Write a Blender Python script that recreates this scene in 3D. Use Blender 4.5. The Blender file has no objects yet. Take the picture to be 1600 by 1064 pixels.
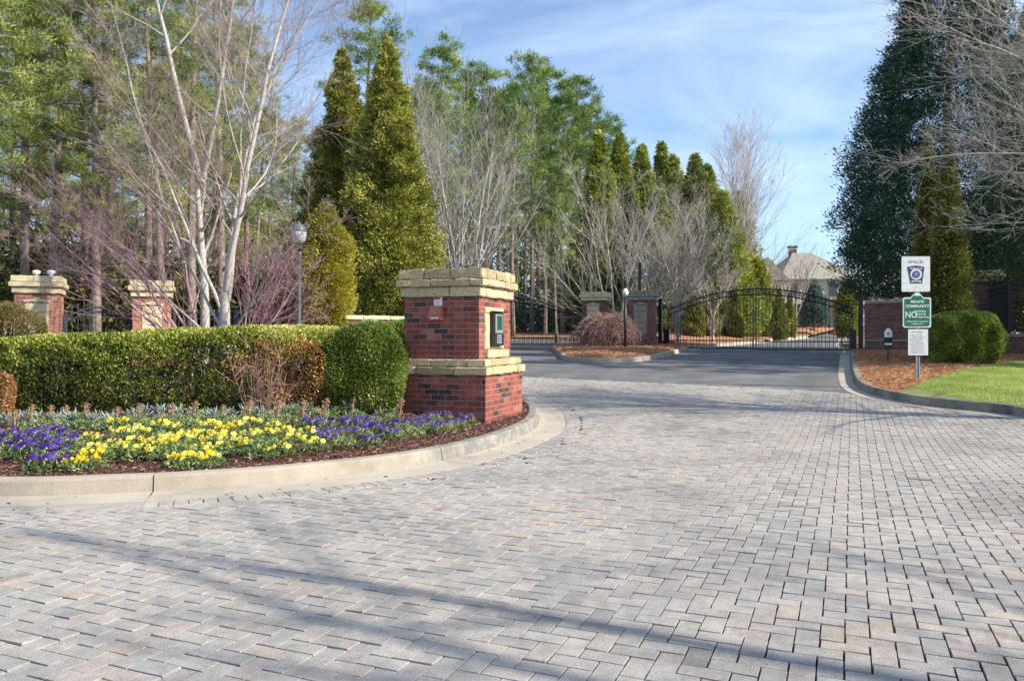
import bpy, math, random
import numpy as np
from mathutils import Vector, Matrix
from mathutils.geometry import delaunay_2d_cdt
R = math.radians
rs = np.random.RandomState(7)
random.seed(7)
SC = bpy.context.scene
COL = SC.collection

# ------------------------------------------------------------ camera, sky, sun, exposure
HOR, FOC, CAMH = 528.0, 1240.0, 1.35
cam = bpy.data.cameras.new('camera'); camo = bpy.data.objects.new('camera', cam); COL.objects.link(camo)
camo.location = (0, 0, CAMH); camo.rotation_euler = (R(90), 0, 0)
cam.lens = 36 * FOC / 1600; cam.sensor_width = 36; cam.shift_y = (HOR - 532) / 1600
cam.clip_end = 2000; cam.clip_start = 0.05
SC.camera = camo
SUN_D = Vector((0.95, -0.31, 0)).normalized(); SUN_EL = R(36)
sv = Vector((SUN_D.x * math.cos(SUN_EL), SUN_D.y * math.cos(SUN_EL), math.sin(SUN_EL)))
sl = bpy.data.lights.new('sun', 'SUN'); sl.energy = 5.0; sl.angle = R(0.6); sl.color = (1, .91, .77)
so = bpy.data.objects.new('sun', sl); COL.objects.link(so); so.rotation_euler = sv.to_track_quat('Z', 'Y').to_euler()
W = bpy.data.worlds.new('World'); SC.world = W; W.use_nodes = True
nt = W.node_tree; N = nt.nodes; L = nt.links
bg = N['Background']; bg.inputs['Strength'].default_value = 0.115
sky = N.new('ShaderNodeTexSky'); sky.sky_type = 'NISHITA'; sky.sun_disc = False
sky.sun_elevation = SUN_EL; sky.sun_rotation = math.atan2(SUN_D.x, SUN_D.y)
sky.air_density = 1.0; sky.dust_density = 0.6; sky.ozone_density = 1.2
tc = N.new('ShaderNodeTexCoord'); mp = N.new('ShaderNodeMapping'); mp.inputs['Scale'].default_value = (1.2, 1.2, 4.2)
mp.inputs['Rotation'].default_value = (0.15, 0.3, 0.4)
nz = N.new('ShaderNodeTexNoise'); nz.inputs['Scale'].default_value = 2.1; nz.inputs['Detail'].default_value = 7; nz.inputs['Roughness'].default_value = .55
nz.inputs['Distortion'].default_value = .6
rp = N.new('ShaderNodeValToRGB'); rp.color_ramp.elements[0].position = .44; rp.color_ramp.elements[1].position = .80
rp.color_ramp.elements[0].color = (.08, .08, .08, 1); rp.color_ramp.elements[1].color = (.60, .60, .60, 1)
mx = N.new('ShaderNodeMix'); mx.data_type = 'RGBA'; mx.inputs['B'].default_value = (6.9, 7.8, 9.3, 1)
L.new(tc.outputs['Generated'], mp.inputs['Vector']); L.new(mp.outputs[0], nz.inputs['Vector']); L.new(nz.outputs['Fac'], rp.inputs[0])
tn = N.new('ShaderNodeMix'); tn.data_type = 'RGBA'; tn.blend_type = 'MULTIPLY'; tn.inputs['Factor'].default_value = 1; tn.inputs['B'].default_value = (.90, 1.07, 1.22, 1); L.new(sky.outputs[0], tn.inputs['A']); L.new(tn.outputs['Result'], mx.inputs['A']); L.new(rp.outputs[0], mx.inputs['Factor']); L.new(mx.outputs['Result'], bg.inputs['Color'])
SC.view_settings.view_transform = 'Standard'; SC.view_settings.look = 'None'; SC.view_settings.gamma = 1
SC.view_settings.exposure = 0.62
SC.cycles.max_bounces = 6; SC.cycles.transparent_max_bounces = 8; SC.cycles.use_denoising = True

# ------------------------------------------------------------ terrain and pixel helpers
KY = [-60, 0, 10.8, 30, 42, 72, 96, 240, 720]; KZ = [0, 0, 0, .70, .90, 1.70, 1.95, 2.2, 3.0]
def zt(y):
    y = np.asarray(y, float)
    return sum(np.interp(y + o, KY, KZ) for o in (-2, -1, 0, 1, 2)) / 5
def P(px, py, off=0.0):
    k = (py - HOR) / FOC; lo, hi = 0.5, 400.0
    for _ in range(50):
        m = (lo + hi) / 2
        if CAMH - k * m - (float(zt(m)) + off) > 0: lo = m
        else: hi = m
    return ((px - 800) / FOC * lo, lo)
def XA(px, Y): return (px - 800) / FOC * Y
def ZA(py, Y): return CAMH - (py - HOR) / FOC * Y
def smooth(pts, step=.15):
    p = [Vector((a[0], a[1], 0)) for a in pts]; p = [2 * p[0] - p[1]] + p + [2 * p[-1] - p[-2]]; out = []
    for i in range(1, len(p) - 2):
        n = max(2, int((p[i + 1] - p[i]).length / step))
        for k in range(n):
            t = k / n; a, b, c, d = p[i - 1], p[i], p[i + 1], p[i + 2]
            out.append(.5 * (2 * b + (c - a) * t + (2 * a - 5 * b + 4 * c - d) * t * t + (3 * b - a - 3 * c + d) * t ** 3))
    out.append(p[-2]); return [(v.x, v.y) for v in out]
def inside(pts, poly):
    x, y = pts[:, 0], pts[:, 1]; r = np.zeros(len(pts), bool); n = len(poly)
    for i in range(n):
        x0, y0 = poly[i]; x1, y1 = poly[(i + 1) % n]
        if y0 == y1: continue
        c = ((y0 > y) != (y1 > y)) & (x < (x1 - x0) * (y - y0) / (y1 - y0) + x0); r ^= c
    return r
def dist_line(pts, line):
    a = np.array(line[:-1]); b = np.array(line[1:]); best = np.full(len(pts), 1e9)
    for i in range(len(a)):
        d = b[i] - a[i]; t = np.clip(((pts - a[i]) @ d) / max(1e-9, d @ d), 0, 1)
        q = pts - (a[i] + t[:, None] * d); best = np.minimum(best, np.hypot(q[:, 0], q[:, 1]))
    return best
def offset(line, d):
    out = []
    for i, p in enumerate(line):
        a = Vector(line[max(0, i - 1)]); b = Vector(line[min(len(line) - 1, i + 1)]); t = (b - a).normalized()
        out.append((p[0] - t.y * d, p[1] + t.x * d))
    return out

# ------------------------------------------------------------ object helpers
def tag(o, label=None, cat=None, group=None, kind=None):
    if label: o['label'] = label
    if cat: o['category'] = cat
    if group: o['group'] = group
    if kind: o['kind'] = kind
    return o
def thing(name, label, cat, loc=(0, 0, 0), rz=0, group=None):
    o = bpy.data.objects.new(name, None); COL.objects.link(o); o.location = loc; o.rotation_euler = (0, 0, rz)
    o.empty_display_size = .1
    return tag(o, label, cat, group)
def link_mesh(name, me, mat, parent=None, loc=(0, 0, 0), rot=(0, 0, 0)):
    o = bpy.data.objects.new(name, me); COL.objects.link(o)
    if mat: me.materials.append(mat)
    if parent: o.parent = parent
    o.location = loc; o.rotation_euler = rot
    return o
def kids(o): return list(o.children)
def dup(o, loc, rz=0, scale=None, label=None, group=None, parent=None):
    c = o.copy(); COL.objects.link(c); c.location = loc; c.rotation_euler = (0, 0, rz)
    if scale: c.scale = scale
    if label: c['label'] = label
    if group: c['group'] = group
    for ch in kids(o):
        d = ch.copy(); COL.objects.link(d); d.parent = c
        for g in kids(ch):
            e = g.copy(); COL.objects.link(e); e.parent = d
    return c
def np_mesh(name, V, F, tone=None, smooth_=False):
    V = np.asarray(V, np.float32); F = np.asarray(F, np.int32); k = F.shape[1]
    me = bpy.data.meshes.new(name); me.vertices.add(len(V)); me.vertices.foreach_set('co', V.ravel())
    me.loops.add(F.size); me.loops.foreach_set('vertex_index', F.ravel())
    me.polygons.add(len(F)); me.polygons.foreach_set('loop_start', np.arange(0, F.size, k, dtype=np.int32))
    me.polygons.foreach_set('use_smooth', np.full(len(F), smooth_))
    me.update(calc_edges=True)
    if tone is not None:
        at = me.attributes.new('tone', 'FLOAT', 'FACE'); at.data.foreach_set('value', np.asarray(tone, np.float32))
    return me
class G:
    """collects faces, then becomes one mesh object"""
    def __init__(s): s.v = []; s.f = []; s.t = []; s.sm = []
    def add(s, vs, fs, tone=.5, sm=False):
        b = len(s.v); s.v += [tuple(x) for x in vs]; s.f += [tuple(b + i for i in f) for f in fs]; s.t += [tone] * len(fs); s.sm += [sm] * len(fs); return s
    def box(s, c, d, rz=0, tone=.5, jit=0, taper=1, rng=None):
        cx, cy, cz = c; x, y, z = d[0] / 2, d[1] / 2, d[2] / 2; vs = []
        for k, (a, b, e) in enumerate([(-1, -1, -1), (1, -1, -1), (1, 1, -1), (-1, 1, -1), (-1, -1, 1), (1, -1, 1), (1, 1, 1), (-1, 1, 1)]):
            tp = taper if e > 0 else 1
            X, Y, Z = a * x * tp, b * y * tp, e * z
            if jit: X += random.uniform(-jit, jit); Y += random.uniform(-jit, jit); Z += random.uniform(-jit, jit)
            vs.append((cx + X * math.cos(rz) - Y * math.sin(rz), cy + X * math.sin(rz) + Y * math.cos(rz), cz + Z))
        return s.add(vs, [(0, 3, 2, 1), (4, 5, 6, 7), (0, 1, 5, 4), (1, 2, 6, 5), (2, 3, 7, 6), (3, 0, 4, 7)], tone)
    def stone(s, c, d, rz=0, tone=.5, j=.006, ch=.012):
        """a rough block with chamfered, uneven edges"""
        cx, cy, cz = c; hx, hy, hz = d[0] / 2, d[1] / 2, d[2] / 2
        nx = max(1, int(d[0] / .11)); ny = max(1, int(d[1] / .11)); nz_ = max(1, int(d[2] / .07))
        xs = [-hx, -hx + ch] + [(-hx + ch) + (2 * hx - 2 * ch) * i / nx for i in range(1, nx)] + [hx - ch, hx]
        ys = [-hy, -hy + ch] + [(-hy + ch) + (2 * hy - 2 * ch) * i / ny for i in range(1, ny)] + [hy - ch, hy]
        zs = [-hz, -hz + ch] + [(-hz + ch) + (2 * hz - 2 * ch) * i / nz_ for i in range(1, nz_)] + [hz - ch, hz]
        X, Y, Z = len(xs), len(ys), len(zs); idx = {}; vs = []
        def vid(i, j, k):
            if (i, j, k) not in idx:
                x, y, z = xs[i], ys[j], zs[k]
                e = (i in (0, X - 1)) + (j in (0, Y - 1)) + (k in (0, Z - 1))
                if e >= 2:
                    f = ch * .7
                    if i in (0, X - 1): x -= math.copysign(f, x)
                    if j in (0, Y - 1): y -= math.copysign(f, y)
                    if k in (0, Z - 1): z -= math.copysign(f, z)
                x += random.uniform(-j_, j_); y += random.uniform(-j_, j_); z += random.uniform(-j_, j_)
                idx[(i, j, k)] = len(vs)
                vs.append((cx + x * math.cos(rz) - y * math.sin(rz), cy + x * math.sin(rz) + y * math.cos(rz), cz + z))
            return idx[(i, j, k)]
        j_ = j; fs = []
        for i in range(X - 1):
            for jj in range(Y - 1):
                fs.append((vid(i, jj, 0), vid(i, jj + 1, 0), vid(i + 1, jj + 1, 0), vid(i + 1, jj, 0)))
                fs.append((vid(i, jj, Z - 1), vid(i + 1, jj, Z - 1), vid(i + 1, jj + 1, Z - 1), vid(i, jj + 1, Z - 1)))
        for i in range(X - 1):
            for k in range(Z - 1):
                fs.append((vid(i, 0, k), vid(i + 1, 0, k), vid(i + 1, 0, k + 1), vid(i, 0, k + 1)))
                fs.append((vid(i, Y - 1, k), vid(i, Y - 1, k + 1), vid(i + 1, Y - 1, k + 1), vid(i + 1, Y - 1, k)))
        for jj in range(Y - 1):
            for k in range(Z - 1):
                fs.append((vid(0, jj, k), vid(0, jj, k + 1), vid(0, jj + 1, k + 1), vid(0, jj + 1, k)))
                fs.append((vid(X - 1, jj, k), vid(X - 1, jj + 1, k), vid(X - 1, jj + 1, k + 1), vid(X - 1, jj, k + 1)))
        return s.add(vs, fs, tone)
    def tube(s, pts, rads, n=6, tone=.5, cap=True):
        vs = []; fs = []; m = len(pts)
        pv = [Vector(p) for p in pts]
        for i, p in enumerate(pv):
            t = (pv[min(m - 1, i + 1)] - pv[max(0, i - 1)]); t = t.normalized() if t.length else Vector((0, 0, 1))
            a = t.cross(Vector((0, 0, 1)) if abs(t.z) < .9 else Vector((1, 0, 0))).normalized(); b = t.cross(a)
            r = rads[i] if hasattr(rads, '__len__') else rads
            for k in range(n):
                q = 2 * math.pi * k / n; vs.append(p + (a * math.cos(q) + b * math.sin(q)) * r)
        for i in range(m - 1):
            for k in range(n): fs.append((i * n + k, i * n + (k + 1) % n, (i + 1) * n + (k + 1) % n, (i + 1) * n + k))
        if cap: fs.append(tuple(range(n))[::-1]); fs.append(tuple((m - 1) * n + k for k in range(n)))
        return s.add(vs, fs, tone, n > 5)
    def lathe(s, prof, n=16, c=(0, 0), tone=.5):
        vs = []; fs = []
        for r, z in prof:
            for k in range(n): q = 2 * math.pi * k / n; vs.append((c[0] + r * math.cos(q), c[1] + r * math.sin(q), z))
        for i in range(len(prof) - 1):
            for k in range(n): fs.append((i * n + k, i * n + (k + 1) % n, (i + 1) * n + (k + 1) % n, (i + 1) * n + k))
        fs.append(tuple(range(n))[::-1]); fs.append(tuple((len(prof) - 1) * n + k for k in range(n)))
        return s.add(vs, fs, tone, True)
    def plate(s, outline, y0, y1, tone=.5):
        """an outline in x,z given thickness from y0 (front) to y1"""
        n = len(outline); vs = [(x, y0, z) for x, z in outline] + [(x, y1, z) for x, z in outline]
        fs = [tuple(range(n)), tuple(range(2 * n - 1, n - 1, -1))] + [(i, i + n, (i + 1) % n + n, (i + 1) % n) for i in range(n)]
        return s.add(vs, fs, tone)
    def build(s, name, mat, parent=None, loc=(0, 0, 0), rot=(0, 0, 0)):
        me = bpy.data.meshes.new(name); me.from_pydata(s.v, [], s.f); me.update()
        at = me.attributes.new('tone', 'FLOAT', 'FACE'); at.data.foreach_set('value', s.t)
        me.polygons.foreach_set('use_smooth', s.sm)
        uv = me.uv_layers.new(name='UVMap'); dat = np.zeros(len(me.loops) * 2, np.float32)
        for p in me.polygons:
            nx, ny, nz_ = abs(p.normal.x), abs(p.normal.y), abs(p.normal.z)
            for li in p.loop_indices:
                c = me.vertices[me.loops[li].vertex_index].co
                if nz_ > .7: u, v = c.x, c.y
                elif nx > ny: u, v = c.y + .037, c.z
                else: u, v = c.x, c.z
                dat[2 * li] = u; dat[2 * li + 1] = v
        uv.data.foreach_set('uv', dat)
        return link_mesh(name, me, mat, parent, loc, rot)

# ------------------------------------------------------------ materials
def new_mat(name):
    m = bpy.data.materials.new(name); m.use_nodes = True; nt = m.node_tree
    return m, nt, nt.nodes['Principled BSDF'], nt.nodes['Material Output']
def ramp(nt, cols, pos=None, const=False):
    r = nt.nodes.new('ShaderNodeValToRGB'); e = r.color_ramp.elements
    if const: r.color_ramp.interpolation = 'CONSTANT'
    n = len(cols); pos = pos or [i / max(1, n - 1) for i in range(n)]
    e[0].position = pos[0]; e[0].color = (*cols[0], 1); e[1].position = pos[-1]; e[1].color = (*cols[-1], 1)
    for p, c in zip(pos[1:-1], cols[1:-1]): x = e.new(p); x.color = (*c, 1)
    return r
def noise(nt, scale, detail=6, rough=.6, vec=None, dist=0):
    n = nt.nodes.new('ShaderNodeTexNoise'); n.inputs['Scale'].default_value = scale; n.inputs['Detail'].default_value = detail
    n.inputs['Roughness'].default_value = rough; n.inputs['Distortion'].default_value = dist
    if vec is None:
        t = nt.nodes.new('ShaderNodeTexCoord'); vec = t.outputs['Object']
    nt.links.new(vec, n.inputs['Vector']); return n
def mixc(nt, a, b, fac, mode='MIX'):
    m = nt.nodes.new('ShaderNodeMix'); m.data_type = 'RGBA'; m.blend_type = mode
    for s, v in (('A', a), ('B', b), ('Factor', fac)):
        if isinstance(v, (int, float)): m.inputs[s].default_value = v
        elif isinstance(v, tuple): m.inputs[s].default_value = (*v, 1)
        else: nt.links.new(v, m.inputs[s])
    return m.outputs['Result']
def math_(nt, op, a, b=None):
    m = nt.nodes.new('ShaderNodeMath'); m.operation = op
    for i, v in enumerate((a, b)):
        if v is None: continue
        if isinstance(v, (int, float)): m.inputs[i].default_value = v
        else: nt.links.new(v, m.inputs[i])
    return m.outputs[0]
def bump(nt, bs, h, strength, dist=.01):
    b = nt.nodes.new('ShaderNodeBump'); b.inputs['Strength'].default_value = strength; b.inputs['Distance'].default_value = dist
    nt.links.new(h, b.inputs['Height']); nt.links.new(b.outputs[0], bs.inputs['Normal'])
def rough_mat(name, cols, scale=8, rough=.85, bs_=.4, bscale=60, spec=.3, pos=None, fine=.25, tone=False, metallic=0, dist=.01):
    m, nt, bs, out = new_mat(name); n1 = noise(nt, scale); r = ramp(nt, cols, pos or [.3 + .4 * i / max(1, len(cols) - 1) for i in range(len(cols))])
    if tone:
        a = nt.nodes.new('ShaderNodeAttribute'); a.attribute_name = 'tone'
        f = math_(nt, 'ADD', math_(nt, 'MULTIPLY', a.outputs['Fac'], .75), math_(nt, 'MULTIPLY', n1.outputs['Fac'], .25)); nt.links.new(f, r.inputs[0])
    else: nt.links.new(n1.outputs['Fac'], r.inputs[0])
    n2 = noise(nt, bscale, 4, .7); r2 = ramp(nt, [(1 - fine,) * 3, (1 + fine,) * 3], [.3, .7]); nt.links.new(n2.outputs['Fac'], r2.inputs[0])
    c = mixc(nt, r.outputs[0], r2.outputs[0], 1.0, 'MULTIPLY'); nt.links.new(c, bs.inputs['Base Color'])
    bs.inputs['Roughness'].default_value = rough; bs.inputs['Specular IOR Level'].default_value = spec; bs.inputs['Metallic'].default_value = metallic
    if bs_: bump(nt, bs, n2.outputs['Fac'], bs_, dist)
    return m
def leaf_mat(name, cols, pos=None, trans=.3, rough=.55, spec=.25, big=0.0):
    m, nt, bs, out = new_mat(name); a = nt.nodes.new('ShaderNodeAttribute'); a.attribute_name = 'tone'
    r = ramp(nt, cols, pos); oi = nt.nodes.new('ShaderNodeObjectInfo')
    f = math_(nt, 'ADD', a.outputs['Fac'], math_(nt, 'MULTIPLY', math_(nt, 'SUBTRACT', oi.outputs['Random'], .5), .12))
    if big:
        nn = noise(nt, big, 3, .5); f = math_(nt, 'ADD', f, math_(nt, 'MULTIPLY', math_(nt, 'SUBTRACT', nn.outputs['Fac'], .5), .9))
    nt.links.new(f, r.inputs[0]); nt.links.new(r.outputs[0], bs.inputs['Base Color'])
    bs.inputs['Roughness'].default_value = rough; bs.inputs['Specular IOR Level'].default_value = spec
    t = nt.nodes.new('ShaderNodeBsdfTranslucent'); nt.links.new(mixc(nt, r.outputs[0], (1.25, 1.3, .7), 1.0, 'MULTIPLY'), t.inputs[0])
    x = nt.nodes.new('ShaderNodeMixShader'); x.inputs[0].default_value = trans
    nt.links.new(bs.outputs[0], x.inputs[1]); nt.links.new(t.outputs[0], x.inputs[2]); nt.links.new(x.outputs[0], out.inputs[0])
    return m
def brick_mat(name, cols, pos, mortar=(.42, .38, .34), bw=.215, bh=.076, mw=.011):
    m, nt, bs, out = new_mat(name); uv = nt.nodes.new('ShaderNodeUVMap'); sp = nt.nodes.new('ShaderNodeSeparateXYZ'); nt.links.new(uv.outputs[0], sp.inputs[0])
    wob = noise(nt, 22, 2, .5); wv = math_(nt, 'MULTIPLY', math_(nt, 'SUBTRACT', wob.outputs['Fac'], .5), .012)
    v = math_(nt, 'DIVIDE', math_(nt, 'ADD', sp.outputs[1], wv), bh); row = math_(nt, 'FLOOR', v)
    u = math_(nt, 'ADD', math_(nt, 'DIVIDE', math_(nt, 'ADD', sp.outputs[0], wv), bw), math_(nt, 'MULTIPLY', math_(nt, 'PINGPONG', row, 1), .5))
    cu = math_(nt, 'FLOOR', u); cv = nt.nodes.new('ShaderNodeCombineXYZ'); nt.links.new(cu, cv.inputs[0]); nt.links.new(row, cv.inputs[1])
    wn = nt.nodes.new('ShaderNodeTexWhiteNoise'); wn.noise_dimensions = '2D'; nt.links.new(cv.outputs[0], wn.inputs[0])
    r = ramp(nt, cols, pos); nt.links.new(wn.outputs['Value'], r.inputs[0])
    fu = math_(nt, 'FRACT', u); fv = math_(nt, 'FRACT', v)
    du = math_(nt, 'MULTIPLY', math_(nt, 'MINIMUM', fu, math_(nt, 'SUBTRACT', 1, fu)), bw); dv = math_(nt, 'MULTIPLY', math_(nt, 'MINIMUM', fv, math_(nt, 'SUBTRACT', 1, fv)), bh)
    d = math_(nt, 'MINIMUM', du, dv); ms = nt.nodes.new('ShaderNodeMapRange'); nt.links.new(d, ms.inputs[0])
    ms.inputs[1].default_value = mw * .35; ms.inputs[2].default_value = mw * .65
    n1 = noise(nt, 35, 6, .7); n3 = noise(nt, 5, 4, .6)
    c = mixc(nt, r.outputs[0], (.26, .15, .12), math_(nt, 'MULTIPLY', math_(nt, 'POWER', n1.outputs['Fac'], 3), 1.3)); nd = noise(nt, 9, 5, .7); rd = ramp(nt, [(0, 0, 0), (.75, .75, .75)], [.52, .72]); nt.links.new(nd.outputs['Fac'], rd.inputs[0]); c = mixc(nt, c, (.05, .022, .02), rd.outputs[0])
    rr = ramp(nt, [(.72,) * 3, (1.2,) * 3], [.3, .7]); nt.links.new(n3.outputs['Fac'], rr.inputs[0]); c = mixc(nt, c, rr.outputs[0], 1.0, 'MULTIPLY')
    c = mixc(nt, mortar, c, ms.outputs[0]); nt.links.new(c, bs.inputs['Base Color'])
    bs.inputs['Roughness'].default_value = .9; bs.inputs['Specular IOR Level'].default_value = .25
    h = math_(nt, 'ADD', ms.outputs[0], math_(nt, 'MULTIPLY', n1.outputs['Fac'], .5)); bump(nt, bs, h, .8, .006)
    return m
def plain(name, col, rough=.5, metallic=0, spec=.5, emit=None):
    m, nt, bs, out = new_mat(name); n = noise(nt, 14, 5); r = ramp(nt, [tuple(x * .82 for x in col), tuple(min(1, x * 1.12) for x in col)], [.3, .7])
    nt.links.new(n.outputs['Fac'], r.inputs[0]); nt.links.new(r.outputs[0], bs.inputs['Base Color'])
    bs.inputs['Roughness'].default_value = rough; bs.inputs['Metallic'].default_value = metallic; bs.inputs['Specular IOR Level'].default_value = spec
    return m

REDS = [(.035, .025, .024), (.10, .04, .033), (.22, .042, .03), (.31, .066, .045), (.27, .05, .038), (.40, .15, .10)]
M_brick = brick_mat('brick_red', REDS, [0, .12, .22, .5, .8, 1], (.27, .215, .19))
M_brick2 = brick_mat('brick_orange', [(.25, .09, .06), (.45, .17, .11), (.50, .20, .13), (.54, .26, .18)], [0, .3, .7, 1], (.45, .38, .32))
M_brick3 = brick_mat('brick_dull', [(.06, .03, .03), (.17, .06, .05), (.22, .08, .06), (.26, .11, .09)], [0, .3, .7, 1], (.3, .26, .24))
M_stone = rough_mat('cap_stone', [(.16, .13, .08), (.40, .31, .18), (.52, .42, .26), (.60, .50, .32)], 7, .9, .8, 28, .2, pos=[.1, .35, .6, .9], fine=.3, tone=True, dist=.02)
M_mortar = rough_mat('mortar', [(.3, .26, .2), (.42, .37, .29)], 20)
M_conc = rough_mat('kerb_concrete', [(.20, .17, .13), (.36, .31, .245), (.45, .39, .31)], 1.6, .9, .5, 90, .25, pos=[.2, .45, .7], fine=.16)
M_conc_d = rough_mat('weathered_concrete', [(.10, .095, .085), (.24, .22, .18), (.36, .32, .26)], 1.8, .9, .6, 70, .25, pos=[.3, .5, .68], fine=.2)
def stain(m):
    nt = m.node_tree; bs = nt.nodes['Principled BSDF']; src = bs.inputs['Base Color'].links[0].from_socket; t = nt.nodes.new('ShaderNodeTexCoord'); sp = nt.nodes.new('ShaderNodeSeparateXYZ'); nt.links.new(t.outputs['Object'], sp.inputs[0])
    mr = nt.nodes.new('ShaderNodeMapRange'); mr.inputs[1].default_value = -1.5; mr.inputs[2].default_value = -.7; nt.links.new(sp.outputs[0], mr.inputs[0]); n = noise(nt, 6, 6, .7); r = ramp(nt, [(.25,) * 3, (1,) * 3], [.38, .55]); nt.links.new(n.outputs['Fac'], r.inputs[0])
    f = math_(nt, 'MULTIPLY', mr.outputs[0], r.outputs[0]); nt.links.new(mixc(nt, src, (.17, .175, .175), math_(nt, 'MULTIPLY', f, .85)), bs.inputs['Base Color'])
M_conc_s = rough_mat('stained_kerb_concrete', [(.20, .17, .13), (.36, .31, .245), (.45, .39, .31)], 1.6, .9, .5, 90, .25, pos=[.2, .45, .7], fine=.16); stain(M_conc_s)
M_gut = rough_mat('gutter_concrete', [(.27, .245, .205), (.40, .36, .30), (.47, .425, .36)], 1.3, .9, .35, 110, .25, pos=[.25, .45, .7], fine=.1)
M_asph = rough_mat('asphalt', [(.075, .075, .078), (.14, .14, .143), (.215, .213, .21)], .9, .85, .5, 220, .3, pos=[.25, .5, .75], fine=.3)
M_dirt = rough_mat('leaf_litter', [(.07, .045, .03), (.16, .10, .06), (.24, .15, .09)], .8, .95, .8, 14, .1, fine=.45, dist=.05)
M_joint = rough_mat('joint_sand', [(.018, .016, .014), (.05, .045, .035)], 9, .95, .4, 90)
M_bed = rough_mat('bark_mulch', [(.035, .018, .015), (.11, .055, .042), (.20, .11, .085)], 22, .95, 1, 70, .15, fine=.5, dist=.03)
M_straw = rough_mat('pine_straw_bed', [(.20, .085, .045), (.40, .20, .11), (.54, .31, .18)], 6, .95, 1, 40, .15, fine=.4, dist=.03)
M_lawn = rough_mat('lawn_soil', [(.13, .15, .05), (.22, .26, .08)], 3, .9, .6, 60)
M_iron = rough_mat('black_iron', [(.008, .009, .012), (.022, .024, .03)], 9, .42, .15, 60, .5, fine=.2)
M_ironb = rough_mat('blue_black_iron', [(.03, .042, .06), (.06, .08, .11)], 9, .5, .15, 60, .5, fine=.2)
M_galv = rough_mat('galvanised_steel', [(.28, .31, .36), (.45, .49, .55)], 12, .4, .1, 80, .5, metallic=.3, fine=.1)
M_post = rough_mat('grey_green_post', [(.07, .11, .14), (.12, .17, .21)], 12, .45, .1, 80, .5, fine=.1)
M_white = plain('white_sheet', (.80, .80, .82), .45)
M_paper = plain('notice_sheet', (.72, .73, .76), .55)
M_blue = plain('navy_print', (.03, .05, .17), .5)
M_ink = plain('grey_print', (.40, .41, .44), .6)
M_green = plain('sign_green', (.004, .15, .10), .45)
M_bark_p = rough_mat('pine_bark', [(.11, .085, .075), (.25, .20, .17), (.40, .34, .30)], 5, .95, .9, 22, .1, fine=.35, dist=.04)
def bark_mat(name, thin, mid, thick):
    m = rough_mat(name, [thin, mid, thick], 9, .85, .6, 30, .2, pos=[.15, .4, .8], fine=.3, tone=True); return m
M_bark_w = bark_mat('pale_bark', (.34, .235, .22), (.43, .375, .34), (.49, .45, .41))
M_bark_g = bark_mat('grey_bark', (.42, .37, .34), (.50, .46, .42), (.54, .50, .46))
M_bark_pu = bark_mat('purple_twigs', (.40, .20, .26), (.42, .25, .27), (.44, .35, .33))
M_bark_br = bark_mat('white_birch_bark', (.30, .26, .24), (.48, .45, .42), (.62, .60, .57))
M_bark_br2 = bark_mat('brown_twigs', (.24, .19, .165), (.30, .25, .22), (.33, .29, .26))
M_bark_m = bark_mat('brown_mound_twigs', (.25, .16, .135), (.32, .22, .185), (.34, .27, .23))
M_bark_r = bark_mat('rusty_twigs', (.42, .25, .20), (.44, .30, .25), (.36, .29, .25))
M_pine = leaf_mat('pine_needles', [(0.025, 0.047, 0.014), (0.125, 0.186, 0.043), (0.338, 0.385, 0.095), (0.592, 0.59, 0.172)], [0, .35, .7, 1], .16)
M_pine2 = leaf_mat('green_pine_needles', [(0.021, 0.047, 0.015), (0.106, 0.186, 0.043), (0.287, 0.375, 0.09), (0.508, 0.527, 0.164)], [0, .35, .7, 1], .16)
M_ley = leaf_mat('olive_cypress_sprays', [(0.024, 0.037, 0.01), (0.149, 0.176, 0.037), (0.421, 0.413, 0.088), (0.623, 0.587, 0.169)], [0, .35, .7, 1], .14)
M_olive = leaf_mat('dull_olive_sprays', [(.02, .035, .012), (.11, .125, .03), (.25, .24, .06), (.42, .37, .12)], [0, .35, .7, 1], .2)
M_dark = leaf_mat('dark_cypress_sprays', [(0.014, 0.035, 0.03), (0.038, 0.084, 0.063), (0.072, 0.129, 0.083), (0.143, 0.201, 0.09)], [0, .4, .75, 1], .12)
M_row = leaf_mat('green_cypress_sprays', [(0.031, 0.049, 0.015), (0.141, 0.191, 0.04), (0.395, 0.436, 0.093), (0.646, 0.59, 0.163)], [0, .35, .7, 1], .14)
M_arb = leaf_mat('golden_arborvitae', [(0.073, 0.086, 0.019), (0.275, 0.259, 0.04), (0.491, 0.433, 0.073), (0.635, 0.533, 0.128)], [0, .35, .7, 1], .25)
M_hedge = leaf_mat('hedge_leaves', [(.012, .022, .006), (.10, .14, .02), (.36, .38, .06), (.70, .66, .28)], [0, .35, .7, 1], .3, .4, .4, big=.6)
M_hedge2 = leaf_mat('fresh_hedge_leaves', [(0.027, 0.05, 0.018), (0.135, 0.2, 0.045), (0.324, 0.413, 0.09), (0.567, 0.6, 0.27)], [0, .35, .7, 1], .3, .4, .4)
M_hedge3 = leaf_mat('green_hedge_leaves', [(.02, .035, .01), (.11, .16, .03), (.26, .33, .06), (.48, .50, .2)], [0, .35, .7, 1], .3, .4, .4, big=.5)
M_dead = leaf_mat('dead_leaves', [(0.1, 0.056, 0.026), (0.325, 0.175, 0.072), (0.65, 0.35, 0.13), (0.85, 0.65, 0.416)], [0, .35, .7, 1], .25, big=1.3)
M_bronze = leaf_mat('bronze_bush_leaves', [(.07, .06, .02), (.2, .16, .06), (.32, .27, .11)], None, .25)
M_plantleaf = leaf_mat('pansy_leaves', [(0.039, 0.078, 0.028), (0.143, 0.234, 0.084), (0.364, 0.442, 0.21), (0.676, 0.611, 0.462)], [0, .4, .75, 1], .3)
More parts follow.
